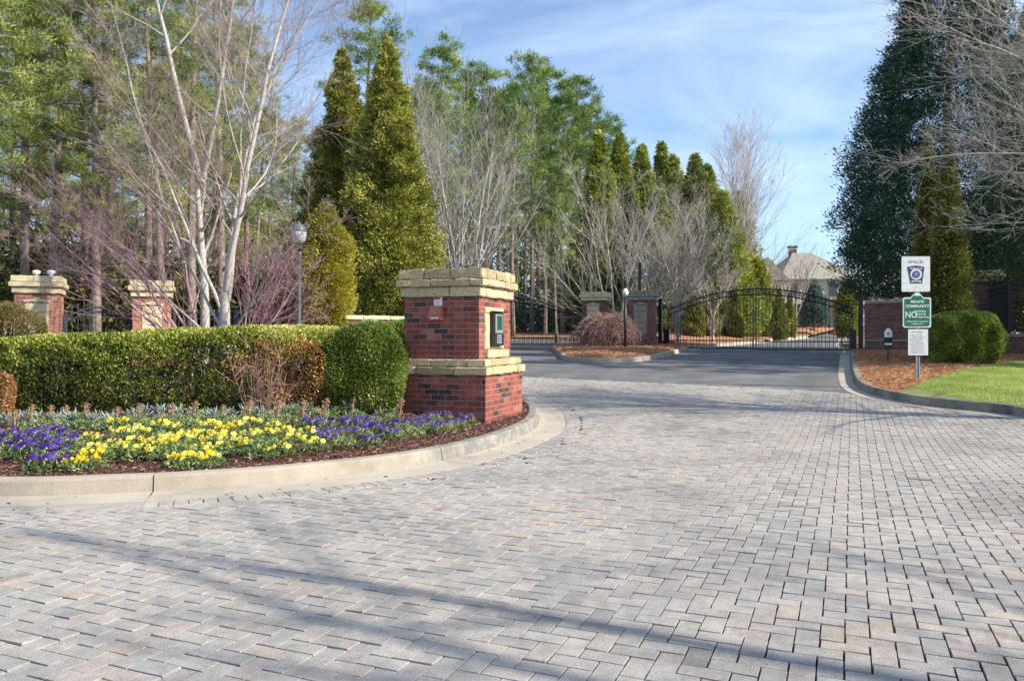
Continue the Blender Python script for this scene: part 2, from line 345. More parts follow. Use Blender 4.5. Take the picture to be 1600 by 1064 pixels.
M_yel = leaf_mat('yellow_petals', [(.62, .44, .02), (.78, .66, .05), (.82, .74, .20)], None, .25, .6)
M_gold = leaf_mat('golden_petals', [(.70, .36, .01), (.82, .52, .01), (.86, .66, .03)], None, .25, .6)
M_pur = leaf_mat('purple_petals', [(.018, .006, .055), (.05, .015, .17), (.13, .07, .36)], None, .2, .5)
M_silver = leaf_mat('silver_leaves', [(.17, .20, .16), (.33, .37, .33), (.56, .59, .58)], None, .15, .7)
M_tan = leaf_mat('dried_heads', [(.30, .18, .10), (.52, .35, .20), (.68, .50, .33)], None, .2, .8)
M_grass = leaf_mat('grass_blades', [(0.202, 0.253, 0.074), (0.361, 0.451, 0.137), (0.548, 0.591, 0.273)], None, .35, .5)
M_strawb = leaf_mat('straw_strands', [(.20, .08, .04), (.50, .26, .14), (.70, .46, .28)], None, .1, .8)
M_chip = leaf_mat('bark_chips', [(.035, .017, .014), (.14, .065, .05), (.30, .19, .14), (.48, .38, .28)], [0, .45, .8, 1], .05, .8)
M_bluesp = leaf_mat('blue_spruce_needles', [(.05, .09, .09), (.15, .22, .22), (.30, .38, .38)], None, .15)
def paver_mat():
    m, nt, bs, out = new_mat('concrete_pavers'); a = nt.nodes.new('ShaderNodeAttribute'); a.attribute_name = 'tone'
    r = ramp(nt, [(.265, .252, .238), (.315, .300, .280), (.345, .329, .306), (.348, .315, .288), (.375, .354, .325), (.382, .328, .290), (.39, .335, .275)], [0, .12, .36, .58, .76, .92, 1])
    nt.links.new(a.outputs['Fac'], r.inputs[0])
    n1 = noise(nt, 150, 3, .8); r1 = ramp(nt, [(.5,) * 3, (1.42,) * 3], [.3, .7]); nt.links.new(n1.outputs['Fac'], r1.inputs[0])
    n2 = noise(nt, .55, 5, .6); r2 = ramp(nt, [(.70, .70, .71), (1.0, 1.0, 1.0), (1.14, 1.12, 1.09)], [.30, .5, .70]); nt.links.new(n2.outputs['Fac'], r2.inputs[0])
    n3 = noise(nt, 9, 4, .7); r3 = ramp(nt, [(.84,) * 3, (1.1,) * 3], [.35, .6]); nt.links.new(n3.outputs['Fac'], r3.inputs[0])
    c = mixc(nt, r.outputs[0], r1.outputs[0], 1.0, 'MULTIPLY'); c = mixc(nt, c, r2.outputs[0], 1.0, 'MULTIPLY'); c = mixc(nt, c, r3.outputs[0], 1.0, 'MULTIPLY')
    nt.links.new(c, bs.inputs['Base Color']); bs.inputs['Roughness'].default_value = .85; bs.inputs['Specular IOR Level'].default_value = .25
    bump(nt, bs, n1.outputs['Fac'], .5, .003); return m
M_paver = paver_mat()

# ------------------------------------------------------------ outlines
KLF = [(-14, 7.9), (-10, 7.1), (-7, 6.78)] + [P(*q) for q in [(0, 777), (150, 773), (300, 766), (460, 753), (630, 732), (740, 709), (805, 687), (838, 668)]] + [(.44, 13.1), (.30, 14.2), (.0, 15.9), (-.9, 20.5), (-1.9, 28.9), (-3.2, 37.3), (-5.2, 45.8)]
KL = smooth(KLF)                      # foot of the kerb round the left bed
KRF = [(8.5, -12), (8.35, -4), (8.25, 3), (8.27, 8.5)] + [P(*q) for q in [(1600, 653), (1495, 640), (1419, 630), (1368, 619), (1340, 606), (1331, 588), (1328, 566), (1327, 553)]] + [(14.9, 35), (18, 43.3), (23, 55)]
KR = smooth(KRF)                      # foot of the kerb along the lawn
BND = [P(700, 581), P(820, 589), P(1000, 597), P(1150, 604), P(1260, 610), P(1345, 615)]   # pavers end, asphalt starts
def sheet(name, poly, zf, mat, step=1.0, kind='structure', jitter=0):
    poly = [tuple(p) for p in poly]; xs = [p[0] for p in poly]; ys = [p[1] for p in poly]
    gx, gy = np.meshgrid(np.arange(min(xs), max(xs), step), np.arange(min(ys), max(ys), step)); g = np.column_stack([gx.ravel(), gy.ravel()])
    if len(g): g = g[inside(g, poly)]; g = g[dist_line(g, poly + [poly[0]]) > step * .35]
    vs = [Vector(p) for p in poly] + [Vector(p) for p in g]; n = len(poly)
    ed = [(i, (i + 1) % n) for i in range(n)]
    v2, e2, f2, *_ = delaunay_2d_cdt(vs, ed, [], 1, 1e-4)
    A = np.array([(v.x, v.y) for v in v2]); z = zf(A)
    me = bpy.data.meshes.new(name); me.from_pydata([(a[0], a[1], c) for a, c in zip(A, z)], [], f2); me.update()
    up = sum(1 for p in me.polygons[:20] if p.normal.z > 0)
    if up < 10: me.flip_normals()
    me.polygons.foreach_set('use_smooth', [True] * len(me.polygons))
    o = link_mesh(name, me, mat)
    if kind: o['kind'] = kind
    return o
# base ground
gxs = np.concatenate([np.arange(-300, -40, 20), np.arange(-40, 60, 2.0), np.arange(60, 320, 20)]); gys = np.concatenate([np.arange(-60, 0, 6), np.arange(0, 90, 1.0), np.arange(90, 600, 15)])
GX, GY = np.meshgrid(gxs, gys); nx, ny = len(gxs), len(gys)
V = np.column_stack([GX.ravel(), GY.ravel(), zt(GY.ravel()) - .07])
ii = (np.arange(ny - 1)[:, None] * nx + np.arange(nx - 1)).ravel(); Fq = np.column_stack([ii, ii + 1, ii + nx + 1, ii + nx])
o = link_mesh('ground', np_mesh('ground', V, Fq, smooth_=True), M_dirt); o['kind'] = 'structure'
# asphalt
kl_far = [p for p in KL if p[1] > 17]; kr_far = [p for p in KR if p[1] > P(1345, 615)[1] - .2 and p[1] < 60]
asph = [BND[0]] + BND[1:] + kr_far + [(30, 75), (60, 96), (60, 101), (26, 82), (12, 62), (-2, 62), (-9, 55)] + kl_far[::-1]
sheet('asphalt_road', asph, lambda A: zt(A[:, 1]) - .002, M_asph, 1.2)
# paver field
TH = math.atan((1331 - 800) / FOC); ud = np.array([math.cos(TH), -math.sin(TH)]); vd = np.array([math.sin(TH), math.cos(TH)]); CW = .104
gout = offset(KL, -.41); gout_r = offset(KR, .40)
klp = [p for p in KL if p[1] < 26]; krp = [p for p in KR if p[1] < P(1345, 615)[1] + .1]
paver_poly = [p for p in krp if p[1] > -4] + BND[::-1] + [p for p in klp if p[1] < BND[0][1]][::-1] + [(-14, -4)]
n = 300; I, J = np.meshgrid(np.arange(-n, n), np.arange(-n, n)); I = I.ravel(); J = J.ravel(); K = (I - J) % 4
h0 = np.column_stack([I[K == 0], J[K == 0]]).astype(float); v0 = np.column_stack([I[K == 3], J[K == 3]]).astype(float)
rect = np.concatenate([np.column_stack([h0, h0 + [2, 1]]), np.column_stack([v0, v0 + [1, 2]])]) * CW
cen = np.column_stack([(rect[:, 0] + rect[:, 2]) / 2, (rect[:, 1] + rect[:, 3]) / 2]); wc = cen[:, :1] * ud + cen[:, 1:] * vd + np.array([0, 8.0])
ok = inside(wc, paver_poly); rect, wc = rect[ok], wc[ok]
ok = (dist_line(wc, KL) > .41 + .20) & (wc[:, 1] < 48) & (wc[:, 0] < 8.2 + 0 * wc[:, 0] + 3); rect, wc = rect[ok], wc[ok]
ok = dist_line(wc, KR) > .26; rect, wc = rect[ok], wc[ok]
corn = []
for r_ in (rect,):
    for a, b in ((0, 1), (2, 1), (2, 3), (0, 3)): corn.append(r_[:, a:a + 1] * ud + r_[:, b:b + 1] * vd + np.array([0, 8.0]))
corn = np.stack(corn, 1)                 # n,4,2
# header course along the left gutter
hd = offset(KL, -.41 - .115); hc = []
seg = [p for p in hd if p[1] < 24]; acc = 0; last = None
for p, q in zip(seg[:-1], seg[1:]):
    pv, qv = Vector(p), Vector(q); d = (qv - pv); l = d.length
    if l < 1e-6: continue
    t = d / l
    while acc < l:
        c = pv + t * acc; nrm = Vector((-t.y, t.x)); a = .055; b = .112
        hc.append([c - t * a - nrm * b, c + t * a - nrm * b, c + t * a + nrm * b, c - t * a + nrm * b]); acc += .113
    acc -= l
hc = np.array([[(v.x, v.y) for v in q] for q in hc]); corn = np.concatenate([corn, hc])
m_ = len(corn); ctr = corn.mean(1, keepdims=True); dirs = corn - ctr; ln = np.linalg.norm(dirs, axis=2, keepdims=True)
gap = rs.uniform(.0042, .0072, (m_, 1, 1)); o1 = ctr + dirs * (1 - gap / ln * 1.1); o2 = ctr + dirs * (1 - (gap + .0016) / ln * 1.1)
yaw = rs.normal(0, .006, (m_, 1)); 
base = zt(corn[:, :, 1]) + np.where(np.arange(m_) >= m_ - len(hc), .003, 0)[:, None]; jz = rs.normal(0, .0012, (m_, 1)); tlt = rs.normal(0, .0012, (m_, 4))
Vt = np.concatenate([np.dstack([o2, base + jz + tlt]), np.dstack([o1, base + jz + tlt - .004]), np.dstack([o1, base - .022])], 1).reshape(-1, 3)
b0 = (np.arange(m_) * 12)[:, None]
fl = [[0, 1, 2, 3]] + [[4 + k, 4 + (k + 1) % 4, (k + 1) % 4, k] for k in range(4)] + [[8 + k, 8 + (k + 1) % 4, 4 + (k + 1) % 4, 4 + k] for k in range(4)]
Fp = np.concatenate([b0 + np.array(f)[None] for f in fl]); tn = np.clip(rs.beta(1.6, 1.6, m_), 0, 1)
cl = np.sin(ctr[:, 0, 0] * 1.7 + 1) * np.sin(ctr[:, 0, 1] * 1.3) * .12; tn = np.clip(tn + cl, 0, 1)
o = link_mesh('paver_driveway', np_mesh('pavers', Vt, Fp, np.tile(tn, 9)), M_paver); o['kind'] = 'structure'
sheet('paver_joints', paver_poly, lambda A: zt(A[:, 1]) - .013, M_joint, .8)

def sweep(name, line, prof, mat, cut=None, zf=None):
    """prof: (offset to the left of travel, height) pairs; optional gaps at joints"""
    offs = [offset(line, a) for a, b in prof]; g = G(); k = len(prof); nl = len(line)
    jn = set()
    if cut:
        acc = 0; nxt = cut[0]
        for i in range(1, nl):
            acc += (Vector(line[i]) - Vector(line[i - 1])).length
            if acc > nxt: jn.add(i); nxt += cut[1]
    start = 0
    for i in sorted(jn | {nl - 1}):
        vs = []; fs = []
        idxs = list(range(start, i + 1))
        for q, ix in enumerate(idxs):
            for a in range(k):
                x, y = offs[a][ix]
                if q in (0, len(idxs) - 1) and cut:      # leave half a joint
                    jx, jy = offs[a][idxs[1] if q == 0 else idxs[-2]]; dd = math.hypot(jx - x, jy - y) or 1; x += (jx - x) / dd * .006; y += (jy - y) / dd * .006
                vs.append((x, y, float(zt(y)) + prof[a][1]))
        for q in range(len(idxs) - 1):
            for a in range(k - 1): fs.append((q * k + a, (q + 1) * k + a, (q + 1) * k + a + 1, q * k + a + 1))
        fs.append(tuple(range(k))); fs.append(tuple((len(idxs) - 1) * k + a for a in range(k))[::-1])
        g.add(vs, fs, .5, False); start = i
    o = g.build(name, mat); o['kind'] = 'structure'; return o
kprof = [(0, -.05), (.0, .0), (.022, .125), (.032, .143), (.05, .150), (.15, .152), (.17, .145), (.18, -.02)]
sweep('kerb_left_bed', KL, kprof, M_conc_s, (1.6, 3.1))
sweep('kerb_right_lawn', KR, [(-a, b * 1.1) for a, b in kprof][::-1], M_conc_d, (2.0, 3.05))
sweep('gutter_left_bed', KL, [(-.41, -.03), (-.41, .006), (-.1, .004), (-.002, .012)], M_gut, (1.6, 3.1))
sweep('gutter_right_lawn', KR, [(.002, .014), (.1, .005), (.32, .007), (.32, -.03)], M_gut, (2.0, 3.05))
# --- left bed / land
kin = offset(KL, .17)
HF = [(-11, 9.1), (-6.6, 8.75), (-4.4, 8.6), (-2.2, 8.75)]           # hedge front foot
land = kin + [(-60, 53), (-60, 8.4)]
def bedz(A):
    d = dist_line(A, kin); return zt(A[:, 1]) + .125 + .20 * (1 - np.exp(-d / 1.3)) * np.clip((A[:, 1] - 4.8) / 3.6, 0, 1)
def bz(x, y): return float(bedz(np.array([[x, y]]))[0])
sheet('planting_bed_ground', land, bedz, M_bed, .7)
# --- right land: pine straw, lawn
kri = offset(KR, -.17)
land_r = [p for p in kri if p[1] < 35.5] + [(60, 35.5), (60, -12)]
def rz_(A):
    d = dist_line(A, kri); return zt(A[:, 1]) + .13 + .10 * (1 - np.exp(-d / 1.5))
def lz(x, y): return float(rz_(np.array([[x, y]]))[0])
sheet('pine_straw_ground', land_r, rz_, M_straw, .8)
lb = [P(1412, 606, .2), P(1450, 595, .2), P(1500, 581, .2), P(1560, 571, .2), P(1600, 565, .2)]
lawn_poly = smooth(lb, .4) + [(24, 25.9), (60, 26.5), (60, -12)] + [p for p in offset(KR, -.19) if p[1] < lb[0][1] - .1]
sheet('lawn', lawn_poly, lambda A: rz_(A) + .012, M_lawn, .8)

# ------------------------------------------------------------ leaves, strands
def quads(c, d, s, Ln, Wd, curl=0):
    """rhombic leaves: c base, d direction, s side (n,3); Ln, Wd (n,)"""
    Ln = Ln[:, None]; Wd = Wd[:, None]
    p0 = c; p1 = c + d * Ln * .5 + s * Wd * .5; p2 = c + d * Ln; p3 = c + d * Ln * .5 - s * Wd * .5
    if curl:
        nn = np.cross(d, s) * Ln * curl; p2 = p2 - nn; p0 = p0 - nn
    V = np.stack([p0, p1, p2, p3], 1).reshape(-1, 3); F = np.arange(len(c) * 4).reshape(-1, 4); return V, F
def unit(a): return a / np.maximum(1e-9, np.linalg.norm(a, axis=1, keepdims=True))
def leaves(c, d, Ln, Wd, r, curl=0):
    s = unit(np.cross(d, unit(r.normal(size=d.shape)))); return quads(c, unit(d), s, Ln, Wd, curl)
def strands(name, label, cat, poly, zf, n, ln, wd, mat, seed, lift=.02, up=.25, ymin=None):
    r = np.random.RandomState(seed); A = np.array(poly); lo = A.min(0); hi = A.max(0)
    p = r.uniform(lo, hi, (n * 3, 2)); p = p[inside(p, poly)][:n]; m = len(p)
    z = zf(p) + r.uniform(.0, lift, m); a = r.uniform(0, 2 * math.pi, m)
    d = np.column_stack([np.cos(a), np.sin(a), r.uniform(-.15, up, m)]); c = np.column_stack([p, z])
    V, F = leaves(c, d, r.uniform(*ln, m), r.uniform(*wd, m), r, .1)
    o = link_mesh(name, np_mesh(name, V, F, np.clip(r.normal(.5, .22, m), 0, 1)), mat); return tag(o, label, cat, kind='stuff')
front_poly = [p for p in kin if -9 < p[0] and p[1] < 13.8] + [(-1.5, 11.6), (-2.2, 11.6), (-9, 11.8)]
strands('mulch_chips', 'dark brown bark chips scattered over the flower bed', 'mulch', front_poly, bedz, 42000, (.02, .07), (.006, .018), M_chip, 3, .03)
straw_poly = [p for p in kri if 15.6 < p[1] < 33.7] + [(19, 33.7), (21, 24)] + smooth(lb, .4)[::-1]
lit = offset(KL, -.02)
lit_poly = [p for p in offset(KL, -.04) if -7 < p[0] and p[1] < 16] + [p for p in offset(KL, -1.1) if -7 < p[0] and p[1] < 16][::-1]
strands('fallen_leaves', 'scattered dry leaves and straw in the gutter of the flower bed', 'leaf litter', lit_poly, lambda A: zt(A[:, 1]) + .012, 260, (.03, .07), (.008, .02), M_chip, 8, .004, .05)
lit_poly2 = [p for p in offset(KR, .04) if 6 < p[1] < 26] + [p for p in offset(KR, .8) if 6 < p[1] < 26][::-1]
strands('fallen_leaves', 'scattered pine straw in the gutter along the lawn kerb', 'leaf litter', lit_poly2, lambda A: zt(A[:, 1]) + .012, 320, (.05, .12), (.006, .014), M_strawb, 9, .004, .05)
strands('pine_straw', 'orange pine straw spread behind the right kerb around the sign', 'pine straw', straw_poly, rz_, 45000, (.10, .22), (.008, .016), M_strawb, 4, .05)
gr = np.random.RandomState(5)
lp = [p for p in lawn_poly if True]
lawn_near = [p for p in smooth(lb, .4)] + [(17, 25.3), (17, 9.6)] + [p for p in offset(KR, -.19) if 9.6 < p[1] < lb[0][1] - .1]
p = gr.uniform([8, 9.6], [17.5, 26], (360000, 2)); p = p[inside(p, lawn_near)][:170000]; m = len(p)
d = np.column_stack([gr.normal(0, .35, m), gr.normal(0, .35, m), np.ones(m)])
V_, F_ = leaves(np.column_stack([p, rz_(p) + .01]), d, gr.uniform(.03, .065, m), gr.uniform(.006, .011, m), gr)
o = link_mesh('grass', np_mesh('grass', V_, F_, np.clip(gr.normal(.5, .2, m) + .18 * np.sin(p[:, 0] * 2.1) * np.sin(p[:, 1] * 1.7) + .2 * np.sin(p[:, 0] * 5.3 + 2 * np.sin(p[:, 1] * 3)) * np.sin(p[:, 1] * 4.1 + p[:, 0]), 0, 1)), M_grass)
tag(o, 'bright green mown grass of the lawn behind the right kerb', 'grass', kind='stuff')

# ------------------------------------------------------------ tree builders (prototypes)
def crown_mesh(name, seed, H, Rb, z0=.3, nclump=2600, per=22, ls=(.12, .24), lw=.4, profile=None, droop=.25, lump=.16, cs=.30, up=.55, lumps=7, tones=.2, inner=.35, lobes=None, lobed=.36):
    r = np.random.RandomState(seed); prof = profile or (lambda t: np.minimum(1, (1 - t) ** .8 * 1.05) * np.minimum(1, .72 + t * 2.2))
    t = r.uniform(0, 1, nclump * 4); keep = r.uniform(0, 1, len(t)) < (.12 + prof(t)); t = t[keep][:nclump]; n = len(t)
    a = r.uniform(0, 2 * math.pi, n); ph = r.uniform(0, 6.28, 4)
    lm = 1 + lump * (np.sin(a * 3 + t * lumps * 2 + ph[0]) * .5 + np.sin(a * 5 - t * lumps * 3.1 + ph[1]) * .35 + np.sin(a * 2 + t * lumps * 5 + ph[2]) * .3) + r.normal(0, lump * .35, n)
    K = lobes or int(26 + 9 * Rb * H / 2.2); la = r.uniform(0, 6.283, K); ltt = 1 - r.uniform(0, 1, K) ** .62; dl = 1.15 * math.sqrt(math.pi * Rb * H / K)
    da = np.abs((a[:, None] - la[None] + math.pi) % (2 * math.pi) - math.pi) * Rb * prof(t)[:, None]; dz_ = (t[:, None] - ltt[None]) * (H - z0) * .75
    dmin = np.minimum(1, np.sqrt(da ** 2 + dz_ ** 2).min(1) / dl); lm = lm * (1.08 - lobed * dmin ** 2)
    dep = 1 - r.uniform(0, 1, n) ** 2.2 * inner; rad = Rb * prof(t) * lm * dep
    c = np.column_stack([rad * np.cos(a), rad * np.sin(a), z0 + t * (H - z0)])
    ct = np.clip(r.normal(.5, tones * .7, n) + .16 - .3 * dmin, 0, 1)  # shade between boughs painted into the tone: tips lighter, gaps darker
    C = np.repeat(c, per, 0) + r.normal(0, 1, (n * per, 3)) * cs * np.array([.5, .5, .42]) * np.repeat(.35 + .65 * prof(t), per)[:, None]
    out = np.repeat(np.column_stack([np.cos(a), np.sin(a), np.full(n, up)]), per, 0)
    d = unit(out + r.normal(0, .55, (n * per, 3))); m = n * per
    Vv, Ff = leaves(C, d, r.uniform(*ls, m), r.uniform(.7, 1.2, m) * lw * ls[1] * .7, r, .08)
    return np_mesh(name, Vv, Ff, np.clip(np.repeat(ct, per) + r.normal(0, .1, m), 0, 1)), n
def trunk_geo(H, r0, seed=0, lean=0, n=8, forks=0):
    g = G(); r = np.random.RandomState(seed); k = 10; pts = []
    for i in range(k + 1):
        t = i / k; pts.append((lean * t + r.normal(0, .04) * (i > 0) * min(1, r0 * 6), r.normal(0, .04) * (i > 0) * min(1, r0 * 6), t * H))
    g.tube(pts, [r0 * (1.25 if i == 0 else 1) * (1 - .85 * i / k) for i in range(k + 1)], n, .5); return g
def conifer(name, label, cat, seed, H, Rb, mat, loc, group=None, z0=.3, **kw):
    root = thing(name, label, cat, loc, random.uniform(0, 6), group)
    me, _ = crown_mesh('crown', seed, H, Rb, z0=z0, **kw); link_mesh('crown', me, mat, root)
    trunk_geo(H * .93, max(.06, Rb * .07), seed).build('trunk', M_bark_p, root)
    return root

def pine(name, label, seed, H, mat, loc, crown0=.42, Rc=2.6, nb=46, cl=5, needles=44, group=None, nl=(.22, .42), nw=.035, cr=.42):
    """tall pine: bare lower trunk, tiers of boughs that end in puffs of needles"""
    r = np.random.RandomState(seed); root = thing(name, label, 'pine tree', loc, 0, group); lean = r.normal(0, .5)
    g = G(); k = 14; pts = []; w1, w2 = r.normal(0, .18, 2)
    def tp(t): return Vector((lean * t + w1 * math.sin(t * 4), w2 * math.sin(t * 5), H * t))
    g.tube([tp(i / k) for i in range(k + 1)], [.17 * H / 16 * (1 - .82 * i / k) + (.05 if i == 0 else 0) for i in range(k + 1)], 8, .5)
    for q in range(8):                    # dead stubs
        t = r.uniform(.15, crown0); b = tp(t); a = r.uniform(0, 6.28); ln = r.uniform(.3, 1.1)
        g.tube([b, b + Vector((math.cos(a) * ln, math.sin(a) * ln, r.uniform(-.1, .3)))], [.02, .006], 4, .3)
    C = []; D = []; T = []
    for b_ in range(nb):
        t = crown0 + (1 - crown0) * ((b_ + r.uniform(0, 1)) / nb) ** .9; f = (t - crown0) / (1 - crown0)
        ln = Rc * (math.sin(min(1, f * 1.5 + .28) * math.pi * .5) if f < .5 else (1 - (f - .5) * 1.45)) * r.uniform(.55, 1.12); ln = max(.35, ln)
        a = b_ * 2.4 + r.normal(0, .5); s = tp(min(t, .99)); dz = r.uniform(.0, .35) + f * .5
        e = s + Vector((math.cos(a) * ln, math.sin(a) * ln, ln * dz)); mid = (s + e) / 2 + Vector((0, 0, -.12 * ln))
        g.tube([s, mid, e], [.045 * (1.2 - f), .03 * (1.1 - f), .008], 4, .35, False); tone = r.normal(.5, .13)
        for c_ in range(cl):
            u = r.uniform(.35, 1.05); q = s.lerp(mid, u * 2) if u < .5 else mid.lerp(e, (u - .5) * 2)
            off = Vector(r.normal(0, .26 * ln * .5 + .08, 3)); off.z *= .5; q = q + off
            C.append(tuple(q)); D.append((math.cos(a) * .5, math.sin(a) * .5, .75)); T.append(tone + r.normal(0, .14))
    C = np.array(C); D = np.array(D); T = np.array(T); n = len(C)
    base = np.repeat(C, needles, 0) + r.normal(0, cr * .45, (n * needles, 3)) * [1, 1, .62]; m = n * needles
    d = unit(np.repeat(D, needles, 0) + r.normal(0, .75, (m, 3)))
    Vv, Ff = leaves(base, d, r.uniform(*nl, m), r.uniform(.7, 1.3, m) * nw, r)
    link_mesh('crown', np_mesh('pine_crown', Vv, Ff, np.clip(np.repeat(T, needles) + r.normal(0, .1, m), 0, 1)), mat, root)
    g.build('trunk', M_bark_p, root); return root

def tubes_np(branches, thresh=.02):
    """branches: list of (pts (k,3), radii (k,)) -> V, F, tone"""
    Vs = []; Fs = []; Ts = []; b = 0
    for pts, rad in branches:
        n = 7 if rad[0] > .05 else (5 if rad[0] > .02 else 3); k = len(pts)
        t = np.gradient(pts, axis=0); t = unit(t); ref = np.array([0, 0, 1.]) if abs(t[0, 2]) < .9 else np.array([1., 0, 0])
        a = unit(np.cross(t, ref)); bb = np.cross(t, a); q = np.arange(n) * 2 * math.pi / n
        ring = pts[:, None] + (a[:, None] * np.cos(q)[None, :, None] + bb[:, None] * np.sin(q)[None, :, None]) * rad[:, None, None]
        Vs.append(ring.reshape(-1, 3)); i = np.arange(k - 1)[:, None] * n; j = np.arange(n)[None]
        F = np.stack([i + j, i + (j + 1) % n, i + n + (j + 1) % n, i + n + j], -1).reshape(-1, 4) + b; Fs.append(F); b += k * n
        rr = np.repeat((rad[:-1] + rad[1:]) / 2, n); Ts.append(np.clip(np.sqrt(rr / thresh) * .42, 0, 1))
    return np.concatenate(Vs), np.concatenate(Fs), np.concatenate(Ts)
def grow(r, p, d, ln, rad, lev, cfg, out):
    c = cfg[lev]; k = c.get('seg', 6); pts = [np.array(p, float)]; d = np.array(d, float); d /= np.linalg.norm(d)
    rads = [rad]; tip = rad * c.get('tip', .35)
    for i in range(k):
        d = d + r.normal(0, c.get('wob', .1), 3) + np.array([0, 0, c.get('up', .05)]); d /= np.linalg.norm(d)
        pts.append(pts[-1] + d * ln / k); rads.append(rad + (tip - rad) * (i + 1) / k)
    pts = np.array(pts); out.append((pts, np.array(rads)))
    if lev + 1 >= len(cfg): return
    nc = cfg[lev + 1]; n = nc['n']; n = int(round(n * r.uniform(.8, 1.2) * (c.get('lenscale', 1) and 1)))
    ph = r.uniform(0, 6.28)
    for j in range(n):
        t = nc.get('t0', .25) + (1 - nc.get('t0', .25)) * (j + r.uniform(0, 1)) / n; t = min(t, .99); x = t * k; i = int(x); f = x - i
        q = pts[i] * (1 - f) + pts[i + 1] * f; tg = pts[i + 1] - pts[i]; tg /= np.linalg.norm(tg); rr = rads[i] * (1 - f) + rads[i + 1] * f
        az = ph + j * 2.4 + r.normal(0, .4); ref = np.array([0, 0, 1.]) if abs(tg[2]) < .9 else np.array([1., 0, 0]); a = np.cross(tg, ref); a /= np.linalg.norm(a); b = np.cross(tg, a)
        ang = math.radians(r.normal(nc['ang'], 8)); dd = tg * math.cos(ang) + (a * math.cos(az) + b * math.sin(az)) * math.sin(ang)
        l2 = ln * nc['ratio'] * (1.15 - .6 * t) * r.uniform(.7, 1.25)
        grow(r, q, dd, l2, max(nc.get('rmin', .003), min(rr * .75, rr * nc.get('rr', .6))), lev + 1, cfg, out)
def bare(name, label, seed, loc, stems, cfg, mat, group=None, thresh=.02, cat='bare tree', part='branches', bole=None):
    """stems: list of (start, direction, length, radius)"""
    r = np.random.RandomState(seed); root = thing(name, label, cat, loc, 0, group); st = []; br = []
    for s, d, l, rd in stems:
        out = []; grow(r, s, d, l, rd, 0, cfg, out); st.append(out[0]); br += out[1:]
    if bole: st.append((np.array(bole[0], float), np.array(bole[1], float)))
    V1, F1, T1 = tubes_np(st, thresh); link_mesh('trunk', np_mesh('trunk', V1, F1, T1, True), mat, root)
    V1, F1, T1 = tubes_np(br, thresh); link_mesh(part, np_mesh(part, V1, F1, T1, True), mat, root)
    return root

YS = 1240 / 1030
NEARP = [(300, 25, .8), (345, 27, .78), (255, 24.5, .85), (385, 33, .74), (150, 25, .9), (40, 27, .95)]
def zg(y, o=0): return float(zt(y)) + o
# ------------------------------------------------------------ the wood on the left and behind (pines)
lab_l = 'tall pine in the left wood behind the two side gate pillars'
lab_m = 'tall green pine in the wood left of the cypress row'
pA = pine('pine_tree', 'tall pine whose brown trunk rises just right of the leftmost brick pillar', 11, 18, M_pine, (XA(80, 31.3), 31.3, zg(31.3, .1)), .34, 2.9, 62, 5, 90, 'pines in the left wood', (.14, .26), .022, .34)
pB = pine('pine_tree', lab_l, 12, 19, M_pine, (XA(-20, 26.49), 26.49, zg(26.49, .1)), .30, 2.6, 62, 5, 90, 'pines in the left wood', (.14, .26), .022, .34)
pC = pine('pine_tree', lab_l, 13, 21, M_pine, (XA(170, 39.73), 39.73, zg(39.73, .1)), .40, 2.8, 60, 5, 80, 'pines in the left wood', (.15, .28), .024, .36)
for px, Y, s in [(20, 34, 1), (130, 29, .95), (235, 30, 1), (285, 37, .92), (330, 31, .80), (395, 40, .78), (60, 42, 1.1), (205, 44, 1.0), (345, 46, .86), (-60, 31, 1), (110, 50, 1.15), (260, 54, 1.0), (420, 52, .80), (-110, 26, 1), (10, 56, 1.2), (150, 58, 1.1), (320, 62, 1.0), (450, 60, .8), (-170, 36, 1), (455, 45, .70), (375, 56, .9)] + NEARP:
    Y *= YS; src = random.choice([pA, pB, pC]); dup(src, (XA(px, Y), Y, zg(Y, .1)), random.uniform(0, 6.28), (s * 1.05, s * 1.05, s), lab_l, 'pines in the left wood')
pD = pine('pine_tree', lab_m, 21, 20, M_pine2, (XA(830, 60.19), 60.19, zg(60.19)), .38, 3.1, 50, 5, 62, 'pines in the middle wood', (.2, .4), .042, .42)
pE = pine('pine_tree', lab_m, 22, 18, M_pine2, (XA(700, 56.58), 56.58, zg(56.58)), .42, 2.7, 42, 5, 62, 'pines in the middle wood', (.2, .4), .042, .42)
tops = [(655, 52, 135), (690, 44, 75), (722, 56, 118), (757, 50, 112), (782, 60, 150), (802, 46, 135), (832, 50, 95), (858, 55, 112), (880, 48, 150), (903, 55, 125), (925, 62, 170), (950, 66, 195), (975, 70, 225), (640, 62, 150), (770, 70, 170), (845, 68, 180), (900, 75, 200), (870, 40, 260), (735, 72, 160), (815, 76, 170), (680, 68, 150)]
for i, (px, Y, ty) in enumerate(tops):
    Y *= YS
    h = ZA(ty, Y) - zg(Y); src = (pD, pE)[i % 2]; s = h / (20, 18)[i % 2]; loc = (XA(px, Y), Y, zg(Y))
    if i == 6: pD.location = loc; pD.scale = (s * .95, s * .95, s); continue
    if i == 1: pE.location = loc; pE.scale = (s * .9, s * .9, s); continue
    dup(src, loc, random.uniform(0, 6.28), (s * .95, s * .95, s), lab_m, 'pines in the middle wood')
